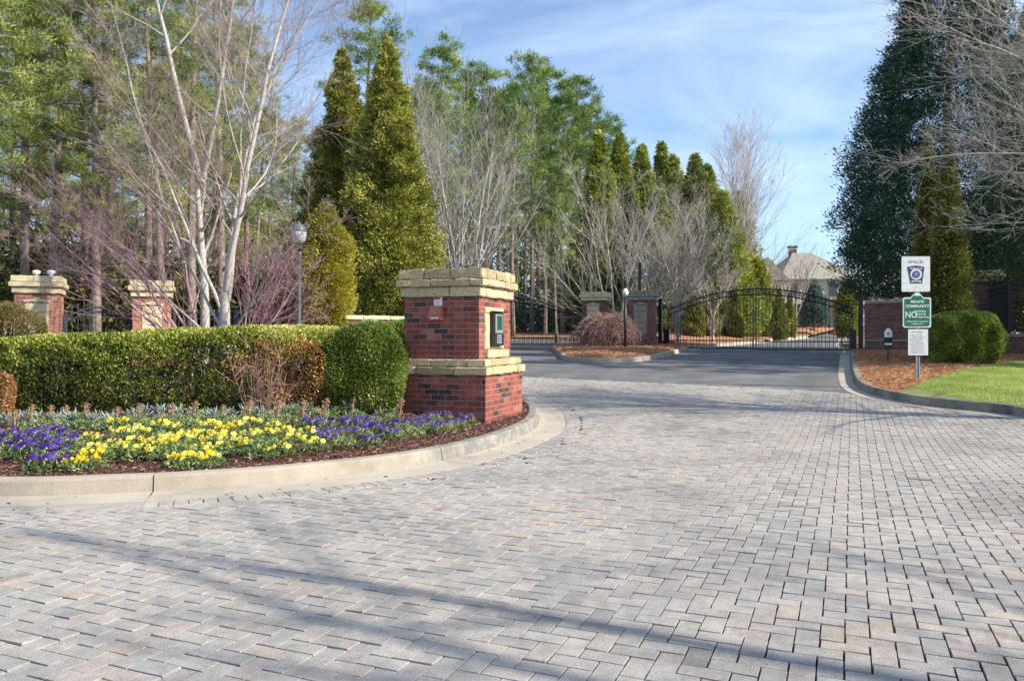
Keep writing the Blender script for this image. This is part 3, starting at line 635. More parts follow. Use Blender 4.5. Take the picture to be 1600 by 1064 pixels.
# dark undergrowth + bare stems far inside the wood
r5 = np.random.RandomState(55)
gsap = G(); 
for q in range(150):
    Y = r5.uniform(55, 96); px = r5.uniform(-120, 960); x = XA(px, Y); h = r5.uniform(7, 15); ra = r5.uniform(.06, .15)
    gsap.tube([(x, Y, zg(Y) - .05), (x + r5.normal(0, .2), Y, zg(Y) + h * .5), (x + r5.normal(0, .5), Y, zg(Y) + h)], [ra, ra * .7, ra * .2], 5, r5.uniform(0, 1), False)
tag(gsap.build('distant_tree_trunks', M_bark_p), 'countless thin grey trunks deep inside the pine wood', 'tree trunks', kind='stuff')
def backdrop(name, label, x0, x1, y0, y1, h0, h1, n, seed, mat, ls=(.5, 1.1)):
    r = np.random.RandomState(seed); nc = n // 20; a = r.uniform(0, 1, (nc, 2)); x = x0 + (x1 - x0) * a[:, 0]; y = r.uniform(y0, y1, nc)
    top = h0 + (h1 - h0) * a[:, 0] + 1.5 * np.sin(x * .55) + 1.1 * np.sin(x * 1.4 + 1)
    z = zt(y) + r.uniform(0, 1, nc) ** .8 * top; c = np.repeat(np.column_stack([x, y, z]), 20, 0); m = len(c); c = c + r.normal(0, .6, (m, 3))
    Vv, Ff = leaves(c, unit(r.normal(size=(m, 3)) + [0, 0, .5]), r.uniform(*ls, m), r.uniform(.2, .4, m), r)
    o = link_mesh(name, np_mesh(name, Vv, Ff, np.clip(np.repeat(r.normal(.3, .2, nc), 20) + r.normal(0, .1, m), 0, 1)), mat)
    return tag(o, label, 'woodland', kind='stuff')
backdrop('far_woodland', 'dense dark woodland closing the view behind the left pines', -110, 6, 94, 110, 19, 13, 60000, 61, M_pine)
backdrop('far_woodland', 'dense low woodland behind the cypress row and the gates', 4, 34, 96, 114, 11, 7, 22000, 62, M_pine2)
backdrop('undergrowth', 'dark evergreen undergrowth between the trunks of the left wood', -34, -9, 33, 43, 3.0, 3.2, 90000, 63, M_olive, (.08, .19))
backdrop('undergrowth', 'dark undergrowth on the floor of the middle wood', -9, 9, 60, 70, 1.0, 1.4, 12000, 64, M_dark, (.12, .3))

# ------------------------------------------------------------ big conifers
ragged = lambda t: np.minimum(1, ((1 - t) * 1.3) ** .85) * np.minimum(1, .8 + t * 1.2)
conifer('cypress_tree', 'huge olive green cypress behind the slim golden arborvitae and the lamp post', 'cypress tree', 31, ZA(62, 32.5) - zg(32.5), 2.0, M_ley, (XA(605, 32.5), 32.5, zg(32.5)), nclump=4600, per=38, ls=(.08, .20), cs=.30, lump=.24, tones=.3, inner=.5, lobed=.5, profile=ragged)
conifer('cypress_tree', 'large olive cypress just left of the huge one, its top near a pine crown', 'cypress tree', 32, ZA(80, 34.91) - zg(34.91), 2.1, M_ley, (XA(535, 34.91), 34.91, zg(34.91)), nclump=4200, per=38, ls=(.08, .20), cs=.30, lump=.26, tones=.3, inner=.5, lobed=.5, profile=ragged)
pine('pine_tree', 'pine with a rounded blue green crown poking up above the two olive cypresses', 14, ZA(12, 48.16) - zg(48.16), M_pine2, (XA(560, 48.16), 48.16, zg(48.16)), .55, 3.0, 46, 5, 60, None, (.2, .4), .04, .42)
conifer('arborvitae', 'slim golden green arborvitae right of the lamp post', 'arborvitae', 33, ZA(338, 22.87) - zg(22.87), .62, M_arb, (XA(509, 21.9), 21.9, zg(22.87, .15)), nclump=2600, per=22, ls=(.05, .13), cs=.16, lump=.12, tones=.2, z0=.1,
        profile=lambda t: np.minimum(1, ((1 - t) * 4.0) ** .6) * np.minimum(1, .85 + t * .6))
conifer('dark_cypress', 'very tall dark cypress in shade behind the stacked signs, cut by the top edge', 'cypress tree', 34, 19.5, 4.3, M_dark, (XA(1482, 32.5), 32.5, zg(32.5)), nclump=8200, per=26, ls=(.09, .19), cs=.34, lump=.17, tones=.22, z0=2.3, inner=.5,
        profile=lambda t: np.minimum(1, (1 - t) ** .85 * 1.12) * np.minimum(1, .78 + t * 1.5))
conifer('dark_cypress', 'tall olive and dark cypress at the right edge behind the iron fence', 'cypress tree', 35, 17, 3.4, M_row, (XA(1640, 34.91), 34.91, zg(34.91)), nclump=4200, per=24, ls=(.16, .34), cs=.42, lump=.14, tones=.22, z0=.8)
colp2 = lambda t: np.minimum(1, ((1 - t) * 1.35) ** .9) * np.minimum(1, .8 + t * .9)
colp = lambda t: np.minimum(1, ((1 - t) * 2.2) ** .7) * np.minimum(1, .75 + t * .9)
conifer('columnar_arborvitae', 'narrow yellowish arborvitae directly behind the stacked signs, taller of the pair', 'arborvitae', 36, ZA(212, 24.68) - zg(24.68), .34, M_olive, (XA(1449, 24.68), 24.68, zg(24.68, .2)), nclump=1500, per=20, ls=(.06, .15), cs=.17, lump=.26, profile=colp2, z0=.2)
conifer('columnar_arborvitae', 'olive gold arborvitae between the stacked signs and the right brick pillar', 'arborvitae', 37, ZA(240, 23.6) - zg(23.6), .46, M_olive, (XA(1481, 23.6), 23.6, zg(23.6, .2)), nclump=1700, per=20, ls=(.06, .16), cs=.22, lump=.3, profile=colp2, z0=.2)
rowl = 'pointed green cypress in the row behind the main gate'
for i, (px, Y, ty, w) in enumerate([(935, 52, 208, 2.0), (968, 54, 212, 2.1), (1003, 56, 228, 2.0), (1034, 57, 224, 1.9), (1052, 52, 245, 2.0), (1086, 50, 243, 2.0), (1104, 47, 262, 2.0), (1030, 46, 300, 1.9), (1128, 45, 300, 1.7)]):
    Y *= YS; w *= 1.4
    H = ZA(ty, Y) - zg(Y); wl = ['leftmost', 'second', 'third', 'fourth', 'fifth', 'sixth', 'seventh', 'shorter, nearer', 'rightmost, lowest'][i]
    conifer('cypress_tree', wl + ' ' + rowl, 'cypress tree', 40 + i, H, w, M_row, (XA(px, Y), Y, zg(Y)), 'cypress row behind the gates', nclump=2200, per=24, ls=(.2, .4), cs=.5, lump=.14, tones=.22,
            profile=lambda t: np.minimum(1, (1 - t) ** .9 * 1.1))
conifer('scrub_tree', 'thin olive evergreen mixed with the tall bare tree right of the cypress row', 'evergreen tree', 60, ZA(300, 62) - zg(62), 2.0, M_ley, (XA(1158, 62), 62, zg(62)), nclump=700, per=22, ls=(.2, .4), cs=.55, lump=.3, inner=.8)
conifer('scrub_tree', 'low olive evergreen behind the gate left of the house', 'evergreen tree', 61, ZA(400, 56) - zg(56), 1.9, M_ley, (XA(1178, 56), 56, zg(56)), nclump=600, per=22, ls=(.2, .4), cs=.5, lump=.3, inner=.7)
# small columnar shrubs beyond the main gate
base = None
for i, (px, Y, ty, w) in enumerate([(1085, 40, 432, .75), (1062, 42, 440, .65), (1112, 41, 446, .6), (1130, 43, 452, .55), (1150, 42, 448, .6), (1195, 45, 452, .6), (1218, 41, 455, .62), (1234, 46, 460, .5), (1168, 48, 450, .6)]):
    Y *= YS
    H = ZA(ty, Y) - zg(Y)
    if i == 0:
        base = conifer('arborvitae_shrub', 'broad dark green arborvitae just inside the main gate at its left', 'arborvitae', 70, 3.4, .6, M_ley, (XA(px, Y), Y, zg(Y, .12)), 'small arborvitaes beyond the main gate', nclump=1000, per=20, ls=(.08, .2), cs=.16, profile=colp2, z0=.05)
        base.scale = (w / .85, w / .85, H / 3.4)
    else: dup(base, (XA(px, Y), Y, zg(Y, .12)), i * 1.3, (w / .85, w / .85, H / 3.4), 'small pointed arborvitae seen through the bars of the main gate', 'small arborvitaes beyond the main gate')
conifer('blue_spruce', 'small blue spruce in front of the house beyond the gate', 'spruce', 77, ZA(440, 66.21) - zg(66.21), 1.1, M_bluesp, (XA(1272, 66.21), 66.21, zg(66.21)), nclump=420, per=20, ls=(.18, .36), cs=.36, z0=.9, lump=.3)
conifer('columnar_cypress', 'dark green column shaped cypress at the right corner of the house', 'cypress tree', 78, ZA(440, 60.19) - zg(60.19), .6, M_row, (XA(1325, 60.19), 60.19, zg(60.19)), nclump=800, per=18, ls=(.15, .35), cs=.3, profile=colp, z0=.1)

# ------------------------------------------------------------ bare trees
z = bz(XA(350, 15.65), 15.65)
cfg_main = [dict(seg=12, wob=.07, up=.02, tip=.10), dict(n=15, t0=.16, ang=40, ratio=.36, rr=.42, seg=8, wob=.11, up=.07), dict(n=9, t0=.15, ang=34, ratio=.5, rr=.5, seg=6, wob=.12, up=.04), dict(n=7, t0=.12, ang=32, ratio=.52, rr=.55, seg=4, wob=.14, up=.02, rmin=.0026), dict(n=2, t0=.3, ang=30, ratio=.55, rr=.6, seg=3, wob=.12, rmin=.0021)]
stems = [((0, 0, 1.6), (-.14, .1, 1), 7.8, .072), ((.01, .0, 1.65), (.10, 0, 1), 7.8, .068), ((0, 0, 1.2), (-.30, -.1, 1), 7.4, .045), ((.0, .0, 1.3), (.20, .1, 1), 7.2, .042), ((0, 0, .9), (-.6, -.1, 1), 5.6, .034), ((0, 0, .5), (-.85, .1, .8), 4.6, .03), ((0, 0, .6), (.5, -.1, 1), 3.4, .026)]
bare('bare_tree', 'large bare tree with pale forking bark standing behind the middle of the hedge', 101, (XA(352, 15.65), 15.65, z), stems, cfg_main, M_bark_w, bole=([(0, 0, -.1), (.02, 0, .5), (-.01, 0, 1.1), (0, 0, 1.75)], [.135, .115, .105, .092]))
bare('bare_tree', 'straight grey trunked bare tree just left of the large forking one', 102, (XA(318, 17.46), 17.46, bz(XA(318, 17.46), 17.46)),
     [((0, 0, 0), (-.02, 0, 1), 4.4, .115), ((-.02, 0, 4.2), (-.35, .1, 1), 5.5, .07), ((-.02, 0, 4.2), (.25, 0, 1), 5.5, .055)], [dict(seg=8, wob=.03, up=.02, tip=.45), dict(n=6, t0=.5, ang=38, ratio=.55, rr=.5, seg=7, wob=.1, up=.06), dict(n=6, t0=.2, ang=34, ratio=.5, rr=.5, seg=5, wob=.12), dict(n=6, t0=.2, ang=32, ratio=.5, rr=.6, seg=3, wob=.12, rmin=.003)], M_bark_w)
cfg_pur = [dict(seg=8, wob=.08, up=.02, tip=.2), dict(n=8, t0=.2, ang=30, ratio=.55, rr=.5, seg=6, wob=.08, up=.03), dict(n=7, t0=.15, ang=26, ratio=.55, rr=.6, seg=4, wob=.08, rmin=.0035), dict(n=4, t0=.15, ang=24, ratio=.55, rr=.7, seg=3, wob=.1, rmin=.003)]
def fan(n, r, l, rad, lean, az0=0, arc=6.28):
    return [((0, 0, .05), (math.cos(az0 + arc * i / n) * lean * r.uniform(.6, 1.2), math.sin(az0 + arc * i / n) * lean * r.uniform(.3, .9), 1), l * r.uniform(.8, 1.1), rad) for i in range(n)]
rr_ = np.random.RandomState(9)
bare('purple_twigged_tree', 'low wide tree of purple twigs spreading left of the large bare tree', 103, (XA(325, 16.85), 16.85, bz(-6.5, 16.85)), [((0, 0, .1), (-a, b, c), l, .032) for a, b, c, l in [(.75, .1, 1, 4.3), (.95, -.1, 1, 4.5), (.6, .2, 1.1, 4.2), (1.1, .1, 1, 4.4), (.9, .3, .95, 4.1), (.4, -.2, 1.1, 3.8)]], cfg_pur, M_bark_pu)
bare('purple_twigged_tree', 'purple twigged small tree between the large bare tree and the lamp post', 104, (XA(372, 16.85), 16.85, bz(-5.8, 16.85)), [((0, 0, .1), (a, b, c), l, .03) for a, b, c, l in [(.5, .1, 1, 2.5), (.8, -.1, 1, 2.4), (.2, .2, 1.1, 2.6), (.95, .2, .8, 1.9), (.35, -.2, 1, 2.5)]], cfg_pur, M_bark_pu)
cfg_small = [dict(seg=7, wob=.06, up=.03, tip=.2), dict(n=10, t0=.12, ang=30, ratio=.58, rr=.5, seg=6, wob=.08, up=.05), dict(n=9, t0=.15, ang=28, ratio=.5, rr=.55, seg=4, wob=.1, up=.03, rmin=.006), dict(n=6, t0=.15, ang=28, ratio=.5, rr=.7, seg=3, wob=.12, rmin=.0055)]
H = ZA(170, 38.52) - zg(38.52)
bare('bare_birch', 'white stemmed bare tree of vase shape above the keypad pillar', 105, (XA(722, 38.52), 38.52, zg(38.52)), fan(8, rr_, H * .92, .085, .30), [dict(seg=8, wob=.04, up=.03, tip=.15)] + cfg_small[1:], M_bark_br, thresh=.03)
H = ZA(268, 42.14) - zg(42.14)
bare('crape_myrtle', 'round headed bare tree behind the two centre island pillars', 106, (XA(965, 42.14), 42.14, zg(42.14)), [((0, 0, 0), (-.5, 0, 1), H * .8, .075), ((0, 0, 0), (.15, 0, 1), H * .85, .07), ((0, 0, 0), (.7, .1, 1), H * .8, .07), ((0, 0, 0), (.95, -.1, 1), H * .72, .06), ((0, 0, 0), (-.85, .1, 1), H * .66, .06), ((0, 0, 0), (-.15, .3, 1), H * .85, .06), ((0, 0, 0), (.35, -.3, 1), H * .8, .06)], cfg_small, M_bark_g, thresh=.04)
H = ZA(335, 40.33) - zg(40.33)
bare('crape_myrtle', 'purplish vase shaped bare tree just inside the left gate post', 107, (XA(1058, 40.33), 40.33, zg(40.33, .1)), [((0, 0, 0), (0, 0, 1), 1.3, .1)] + [((0, 0, 1.2), (a, b, 1), (H - 1.2) * .9, .055) for a, b in [(-.55, 0), (-.3, .3), (0, -.2), (.3, .2), (.55, 0), (.1, .4), (-.1, -.4)]], cfg_small, M_bark_g, thresh=.04)
H = ZA(440, 43.34) - zg(43.34)
bare('crape_myrtle', 'small bare tree with forked pale trunk behind the left gate leaf', 108, (XA(1114, 43.34), 43.34, zg(43.34, .1)), [((0, 0, 0), (0, 0, 1), 1.6, .09)] + [((0, 0, 1.5), (a, b, 1), (H - .6) * .9, .05) for a, b in [(-.5, 0), (-.2, .3), (.3, -.2), (.6, .2)]], cfg_small, M_bark_g, thresh=.04)
H = ZA(246, 57.79) - zg(57.79)
bare('bare_tree', 'tall thin grey bare tree at the right end of the cypress row', 109, (XA(1152, 57.79), 57.79, zg(57.79)), fan(7, rr_, H * .95, .10, .075), [dict(seg=8, wob=.04, up=.03, tip=.12), dict(n=11, t0=.15, ang=24, ratio=.42, rr=.45, seg=6, wob=.08, up=.06), dict(n=9, t0=.15, ang=26, ratio=.5, rr=.55, seg=4, wob=.1, rmin=.010), dict(n=5, t0=.15, ang=28, ratio=.5, rr=.7, seg=3, wob=.12, rmin=.009)], M_bark_g, thresh=.05)
cfg_thin = [cfg_small[0], dict(cfg_small[1], n=6), dict(cfg_small[2], n=5), dict(cfg_small[3], n=4)]
H = ZA(392, 60.19) - zg(60.19)
bare('crape_myrtle', 'thin brown bare tree standing in front of the house roof', 110, (XA(1243, 60.19), 60.19, zg(60.19)), [((0, 0, 0), (0, 0, 1), 1.6, .12)] + [((0, 0, 1.5), (a, b, 1), (H - 1.6) * .9, .07) for a, b in [(-.4, 0), (-.2, .3), (0, -.2), (.2, .2), (.4, 0), (.1, .4)]], cfg_thin, M_bark_br2, thresh=.05)
H = ZA(200, 62.6) - zg(62.6)
bare('bare_tree', 'thin bare grey tree among the pines left of the white stemmed one', 111, (XA(655, 54.17), 54.17, zg(54.17)), fan(3, rr_, (ZA(70, 54.17) - zg(54.17)), .12, .12), [dict(seg=8, wob=.05, up=.03, tip=.12), dict(n=10, t0=.35, ang=32, ratio=.35, rr=.45, seg=6, wob=.1, up=.06), dict(n=8, t0=.15, ang=30, ratio=.5, rr=.55, seg=4, wob=.1, rmin=.009)], M_bark_g, thresh=.05)
# tree at the right edge and one behind the viewer: both stand on the lawn beside the drive
cfg_near = [dict(seg=8, wob=.1, up=.02, tip=.2), dict(n=6, t0=.35, ang=44, ratio=.36, rr=.5, seg=7, wob=.12, up=.04, tip=.3), dict(n=6, t0=.2, ang=38, ratio=.5, rr=.55, seg=5, wob=.12, tip=.3), dict(n=4, t0=.2, ang=36, ratio=.5, rr=.6, seg=4, wob=.14, rmin=.006)]
cfg_r = [dict(seg=8, wob=.06, up=.03, tip=.3), dict(n=12, t0=.34, ang=42, ratio=.75, rr=.5, seg=9, wob=.07, up=.0, tip=.2), dict(n=10, t0=.12, ang=36, ratio=.42, rr=.5, seg=6, wob=.10, up=.03), dict(n=7, t0=.12, ang=36, ratio=.48, rr=.6, seg=4, wob=.14, rmin=.0034), dict(n=3, t0=.2, ang=34, ratio=.5, rr=.7, seg=3, wob=.14, rmin=.0028)]
bare('bare_tree', 'grey bare tree whose branches sweep in from the right edge above the lawn', 112, (10.9, 11.6, lz(10.9, 11.6)), [((0, 0, 0), (-.05, .1, 1), 6.8, .12), ((0, 0, 1.6), (-.42, .25, .95), 6.6, .075), ((0, 0, 1.9), (-.55, .1, .8), 4.9, .06), ((0, 0, 1.5), (-.5, .35, .6), 4.6, .05), ((0, 0, 1.6), (.5, .1, 1), 5.0, .07), ((0, 0, 1.8), (-.35, .5, 1.1), 6.2, .065)], cfg_r, M_bark_g)
bare('bare_tree', 'bare tree on the lawn beside the viewer, casting soft branch shadows on the pavers', 113, (10.6, -.7, lz(10.6, -.7)), [((0, 0, 1.2), (-.03, .05, 1), 9.6, .13), ((0, 0, 1.4), (-.22, .10, 1), 9.2, .10), ((0, 0, 1.4), (.25, .2, 1), 8.6, .09), ((0, 0, 1.6), (-.1, -.25, 1), 9.0, .10)], cfg_near, M_bark_g, bole=([(0, 0, -.1), (0, 0, .8), (0, 0, 1.8)], [.26, .21, .19]))

dup(pA, (21.5, 18.6, zg(18.6)), 1.0, (1.1, 1.1, .9), 'tall pine outside the right edge whose crown dapples the asphalt', 'pines outside the right edge')

conifer('cypress_tree', 'cypress outside the right edge that throws a band of shade on the asphalt', 'cypress tree', 39, 20, 3.2, M_row, (21.8, 23.9, zg(23.9)), nclump=3000, per=24, ls=(.16, .34), cs=.42, lump=.2, z0=.6)
conifer('cypress_tree', 'second cypress outside the right edge, farther from the fence corner', 'cypress tree', 38, 14.0, 1.8, M_row, (26.6, 20.6, zg(20.6)), nclump=1500, per=24, ls=(.16, .34), cs=.42, lump=.2, z0=.6)

# ------------------------------------------------------------ shrubs and hedge
def super_shell(r, n, a, b, h, e=3.2, thick=.12):
    """points and normals on a rounded box (half sizes a,b; height h, from z=0)"""
    u = unit(r.normal(size=(n, 3)) * [1, 1, 1]); u[:, 2] = np.where(u[:, 2] < -.85, -u[:, 2], u[:, 2])
    q = (np.abs(u) ** e).sum(1, keepdims=True) ** (-1 / e); p = u * q; nr = unit(np.sign(u) * np.abs(p) ** (e - 1) / np.array([a, b, h / 2]))
    k = 1 - r.uniform(0, 1, n)[:, None] ** 1.6 * thick; return p * k * [a, b, h / 2] + [0, 0, h / 2], nr
def bush(name, label, cat, loc, rz, a, b, h, mat, n, ls, seed, e=3.0, stems=True, lump=.06, up=.4, group=None):
    r = np.random.RandomState(seed); p, nr = super_shell(r, n, a, b, h, e)
    f = 1 + lump * (np.sin(p[:, 0] * 5 / a ** .3 + seed) * np.sin(p[:, 2] * 6 + 1) + .7 * np.sin(p[:, 0] * 11 + p[:, 1] * 9)); p = p * [1, 1, 1]; p[:, :2] *= f[:, None]; p[:, 2] *= (.5 + .5 * f)
    d = unit(nr + [0, 0, up] + r.normal(0, .6, p.shape)); V_, F_ = leaves(p, d, r.uniform(*ls, n), r.uniform(.4, .6, n) * ls[1], r, .1)
    tn = .5 + .16 * np.sin(p[:, 0] * 7 + 1) * np.sin(p[:, 2] * 9) + r.normal(0, .17, n)
    root = thing(name, label, cat, loc, rz, group)
    link_mesh('foliage', np_mesh('foliage', V_, F_, np.clip(tn, 0, 1)), mat, root)
    g = G()
    for k in range(9):
        x, y = r.uniform(-a * .7, a * .7), r.uniform(-b * .6, b * .6); g.tube([(x * .6, y * .6, 0), (x * .8, y * .8, h * .4), (x + r.normal(0, .05), y, h * .8)], [.02, .014, .005], 5, .4, False)
    g.build('stems', M_bark_g, root)
    return root
def leafwall(name, pts, depth, h, mat, n, ls, seed, parent, wave=.05):
    """hedge swept along pts: rounded-top section, leaves on the shell, a few layers deep"""
    r = np.random.RandomState(seed); A = np.array(pts, float); sg = np.linalg.norm(np.diff(A, axis=0), axis=1); cum = np.concatenate([[0], np.cumsum(sg)]); Ltot = cum[-1]
    s = r.uniform(0, Ltot, n); cx = np.interp(s, cum, A[:, 0]); cy = np.interp(s, cum, A[:, 1]); i = np.clip(np.searchsorted(cum, s) - 1, 0, len(sg) - 1); t = (A[i + 1] - A[i]) / sg[i][:, None]; nn = np.column_stack([t[:, 1], -t[:, 0]])
    w = r.uniform(-.12, 1.12, n) * math.pi; e = 3.6; c, si = np.cos(w), np.sin(w); q = (np.abs(c) ** e + np.abs(si) ** e) ** (-1 / e)
    hh = h * (1 + .02 * np.sin(s * 1.3) + .015 * np.sin(s * 3.7)) * np.interp(cx, [-6, -3.6], [.94, 1.12]); lump = 1 + wave * (np.sin(s * 2.9 + w * 2) * .6 + np.sin(s * 6.1 - w * 3) * .5 + np.sin(s * 1.2) * .5)
    k = (1 - r.uniform(0, 1, n) ** 1.7 * .16); u = c * q * depth / 2 * k * lump; v = np.maximum(-.05, si * q * k) * hh * (.5 + .5 * lump)
    u = u * (1 - .12 * (v < h * .25) * (1 - v / (h * .25)))
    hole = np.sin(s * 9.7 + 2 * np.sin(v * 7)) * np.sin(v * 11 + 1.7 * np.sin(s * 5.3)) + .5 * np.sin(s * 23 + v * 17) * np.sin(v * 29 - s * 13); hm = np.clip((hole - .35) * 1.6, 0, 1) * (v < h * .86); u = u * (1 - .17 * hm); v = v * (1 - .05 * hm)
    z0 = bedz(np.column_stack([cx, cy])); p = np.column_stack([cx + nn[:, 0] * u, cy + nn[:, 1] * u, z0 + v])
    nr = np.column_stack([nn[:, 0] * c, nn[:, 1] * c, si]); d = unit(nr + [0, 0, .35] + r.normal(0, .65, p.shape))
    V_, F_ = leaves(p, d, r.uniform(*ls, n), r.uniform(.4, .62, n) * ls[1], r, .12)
    tn = .36 + .34 * (v / h) ** 4 - .28 * hm + .12 * np.sin(s * 5 + v * 4) * np.sin(v * 8 + s) + r.normal(0, .18, n)  # leaf tone carries painted light: sunlit top brighter, hollows shaded darker
    g = link_mesh('foliage', np_mesh('hedge_foliage', V_, F_, np.clip(tn, 0, 1)), mat, parent); st = G()
    for k_ in range(int(Ltot * 5)):
        s_ = r.uniform(0, Ltot); x = np.interp(s_, cum, A[:, 0]); y = np.interp(s_, cum, A[:, 1]) + r.uniform(-.3, .3) * depth; zb = bz(x, y) - .05
        st.tube([(x, y, zb), (x + r.normal(0, .05), y, zb + h * .45), (x + r.normal(0, .12), y + r.normal(0, .1), zb + h * .8)], [.016, .011, .004], 4, .4, False)
    st.build('stems', M_bark_g, parent); return g
hp = smooth([(-12, 11.9), (-8, 11.44), (-5.2, 11.26), (-3.4, 11.3), (-2.1, 11.45)], .3)
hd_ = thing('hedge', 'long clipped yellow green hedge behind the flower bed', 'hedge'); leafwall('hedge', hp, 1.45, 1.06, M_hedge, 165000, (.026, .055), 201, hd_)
bush('green_hedge_shrub', 'rounded fresh green clipped shrub beside the keypad pillar', 'shrub', (-2.04, 11.15, bz(-2.04, 11.1)), 0, .56, .62, 1.19, M_hedge3, 60000, (.022, .048), 202, 3.6, lump=.05)
bush('dead_shrub', 'scorched orange and brown dead shrub in the front of the hedge', 'shrub', (-3.10, 10.93, bz(-3.1, 10.9)), 0, .72, .37, .95, M_dead, 20000, (.018, .045), 203, 3.8, lump=.15)
bush('dead_shrub', 'small orange dead shrub at the left edge in front of the hedge', 'shrub', (XA(-12, 9.99), 9.99, bz(-6.5, 9.99)), 0, .26, .2, .55, M_dead, 5000, (.018, .045), 204, 2.4, lump=.15)
bush('mounded_shrub', 'bronze green mounded shrub behind the hedge by the left gate pillar', 'shrub', (XA(2, 14.93), 14.93, bz(-9.5, 14.9)), 0, .75, .7, 1.5, M_bronze, 24000, (.02, .05), 205, 2.3)
bush('dark_shrub', 'dark green shrub in shade between hedge end and keypad pillar', 'shrub', (-1.95, 13.1, bz(-1.95, 13.1)), 0, .8, .5, 1.25, M_hedge2, 26000, (.025, .05), 206)
Yb = 22.1
bush('clipped_bush', 'bright green clipped bush right of the stacked signs', 'shrub', (XA(1507, Yb), Yb, lz(XA(1507, Yb), Yb) - .03), -.3, .88, .75, 1.42, M_hedge2, 70000, (.04, .085), 207, 3.2, lump=.08)
# twiggy thatch in the dead shrub
def twigs(name, label, cat, loc, n, seed, a, b, h, mat, weep=False, rad=.004, ln=.8, group=None, part='twigs'):
    r = np.random.RandomState(seed); br = []
    for k in range(n):
        az = r.uniform(0, 6.28)
        if weep:
            R_ = r.uniform(.3, 1) ** .6; k_ = 9; t = np.linspace(0, 1, k_ + 1); sx = a * R_ * math.cos(az); sy = b * R_ * math.sin(az); hh = h * r.uniform(.85, 1.05) * math.sqrt(max(.05, 1.02 - .62 * R_ * R_))
            x = sx * np.minimum(1, t * 1.25) ** .8; y = sy * np.minimum(1, t * 1.25) ** .8; z_ = hh * np.where(t < .45, np.sin(t / .45 * math.pi / 2), 1 - ((t - .45) / .55) ** 1.5 * r.uniform(.6, .98))
            P_ = np.column_stack([x, y, z_]) + np.cumsum(r.normal(0, .055, (k_ + 1, 3)) * [1, 1, .6], 0)
            br.append((P_, np.linspace(rad * 2.2, rad * .8, k_ + 1)))
            for c in range(4):
                i = r.randint(3, k_); q = P_[i]; dd = np.array([r.normal(0, .24), r.normal(0, .24), -r.uniform(-.12, .38)]); br.append((np.array([q, q + dd * .5 + r.normal(0, .03, 3), q + dd]), np.array([rad, rad * .9, rad * .6])))
        else:
            s = np.array([r.uniform(-a, a) * .5, r.uniform(-b, b) * .5, 0]); e = np.array([s[0] * 2 + r.normal(0, .08), s[1] * 2 + r.normal(0, .08), h * r.uniform(.6, 1)]); t = np.linspace(0, 1, 5)[:, None]
            P_ = s + (e - s) * t + r.normal(0, .02, (5, 3)) * t; br.append((P_, np.linspace(rad * 2, rad * .6, 5)))
            for c in range(5):
                i = r.randint(1, 5); q = P_[i]; dd = r.normal(0, .12, 3) + [0, 0, .1]; br.append((np.array([q, q + dd]), np.array([rad * .8, rad * .5])))
    V1, F1, T1 = tubes_np(br, .02); o = link_mesh(name, np_mesh(name, V1, F1, T1), mat, None, loc); return tag(o, label, cat, group)
twigs('dead_bush_twigs', 'tangle of bare brown twigs inside the left of the scorched shrub', 'shrub', (-3.3, 10.55, bz(-3.3, 10.5)), 46, 301, .42, .25, .9, M_bark_r, rad=.0032)
Yi = 33.2
wz = zg(Yi, .2)
twigs('weeping_shrub', 'rusty weeping shrub of bare drooping twigs on the centre island', 'shrub', (XA(950, Yi), Yi, wz), 620, 302, 1.36, 1.1, 1.5, M_bark_m, True, rad=.0068)

# ------------------------------------------------------------ flowers
def pansy(name, seed, petal, nf, label, group):
    r = np.random.RandomState(seed); root = thing(name, label, 'flowers', (0, 0, 0), 0, group); n = 230; a = r.uniform(0, 6.28, n); rr = .155 * np.sqrt(r.uniform(0, 1, n)); z_ = .03 + .10 * (1 - (rr / .14) ** 2) * r.uniform(.3, 1, n)
    c = np.column_stack([rr * np.cos(a), rr * np.sin(a), z_]); V_, F_ = leaves(c, unit(np.column_stack([np.cos(a) * .7, np.sin(a) * .7, np.full(n, .5)]) + r.normal(0, .4, (n, 3))), r.uniform(.03, .055, n), r.uniform(.014, .022, n), r, .12)
    link_mesh('leaves', np_mesh('leaves', V_, F_, np.clip(r.normal(.5, .25, n), 0, 1)), M_plantleaf, root)
    if not nf: return root
    Vs = []; Ts = []
    for k in range(nf):
        aa = r.uniform(0, 6.28); q = .125 * math.sqrt(r.uniform(0, 1)); ctr = np.array([q * math.cos(aa), q * math.sin(aa), .10 + .045 * r.uniform(0, 1)])
        nrm = unit(np.array([[r.normal(.15, .3), r.normal(-.75, .3), r.uniform(.4, .9)]]))[0]; u = np.cross(nrm, [0, 0, 1.]); u /= np.linalg.norm(u); v = np.cross(nrm, u); tn = r.uniform(0, 1); s = r.uniform(.8, 1.15)
        for pt in range(5):
            an = pt * 6.283 / 5 + .3; dr = u * math.cos(an) + v * math.sin(an); sd = np.cross(nrm, dr); L_ = .026 * s; w_ = .026 * s; off = nrm * (.002 * (pt % 3))
            Vs += [ctr + off, ctr + dr * L_ * .6 + sd * w_ * .55 + off - nrm * .003, ctr + dr * L_ + off - nrm * .006, ctr + dr * L_ * .6 - sd * w_ * .55 + off - nrm * .003]; Ts.append(tn + (pt % 2) * .12)
    V_ = np.array(Vs); link_mesh('blossoms', np_mesh('blossoms', V_, np.arange(len(V_)).reshape(-1, 4), np.clip(Ts, 0, 1)), petal, root)
    return root
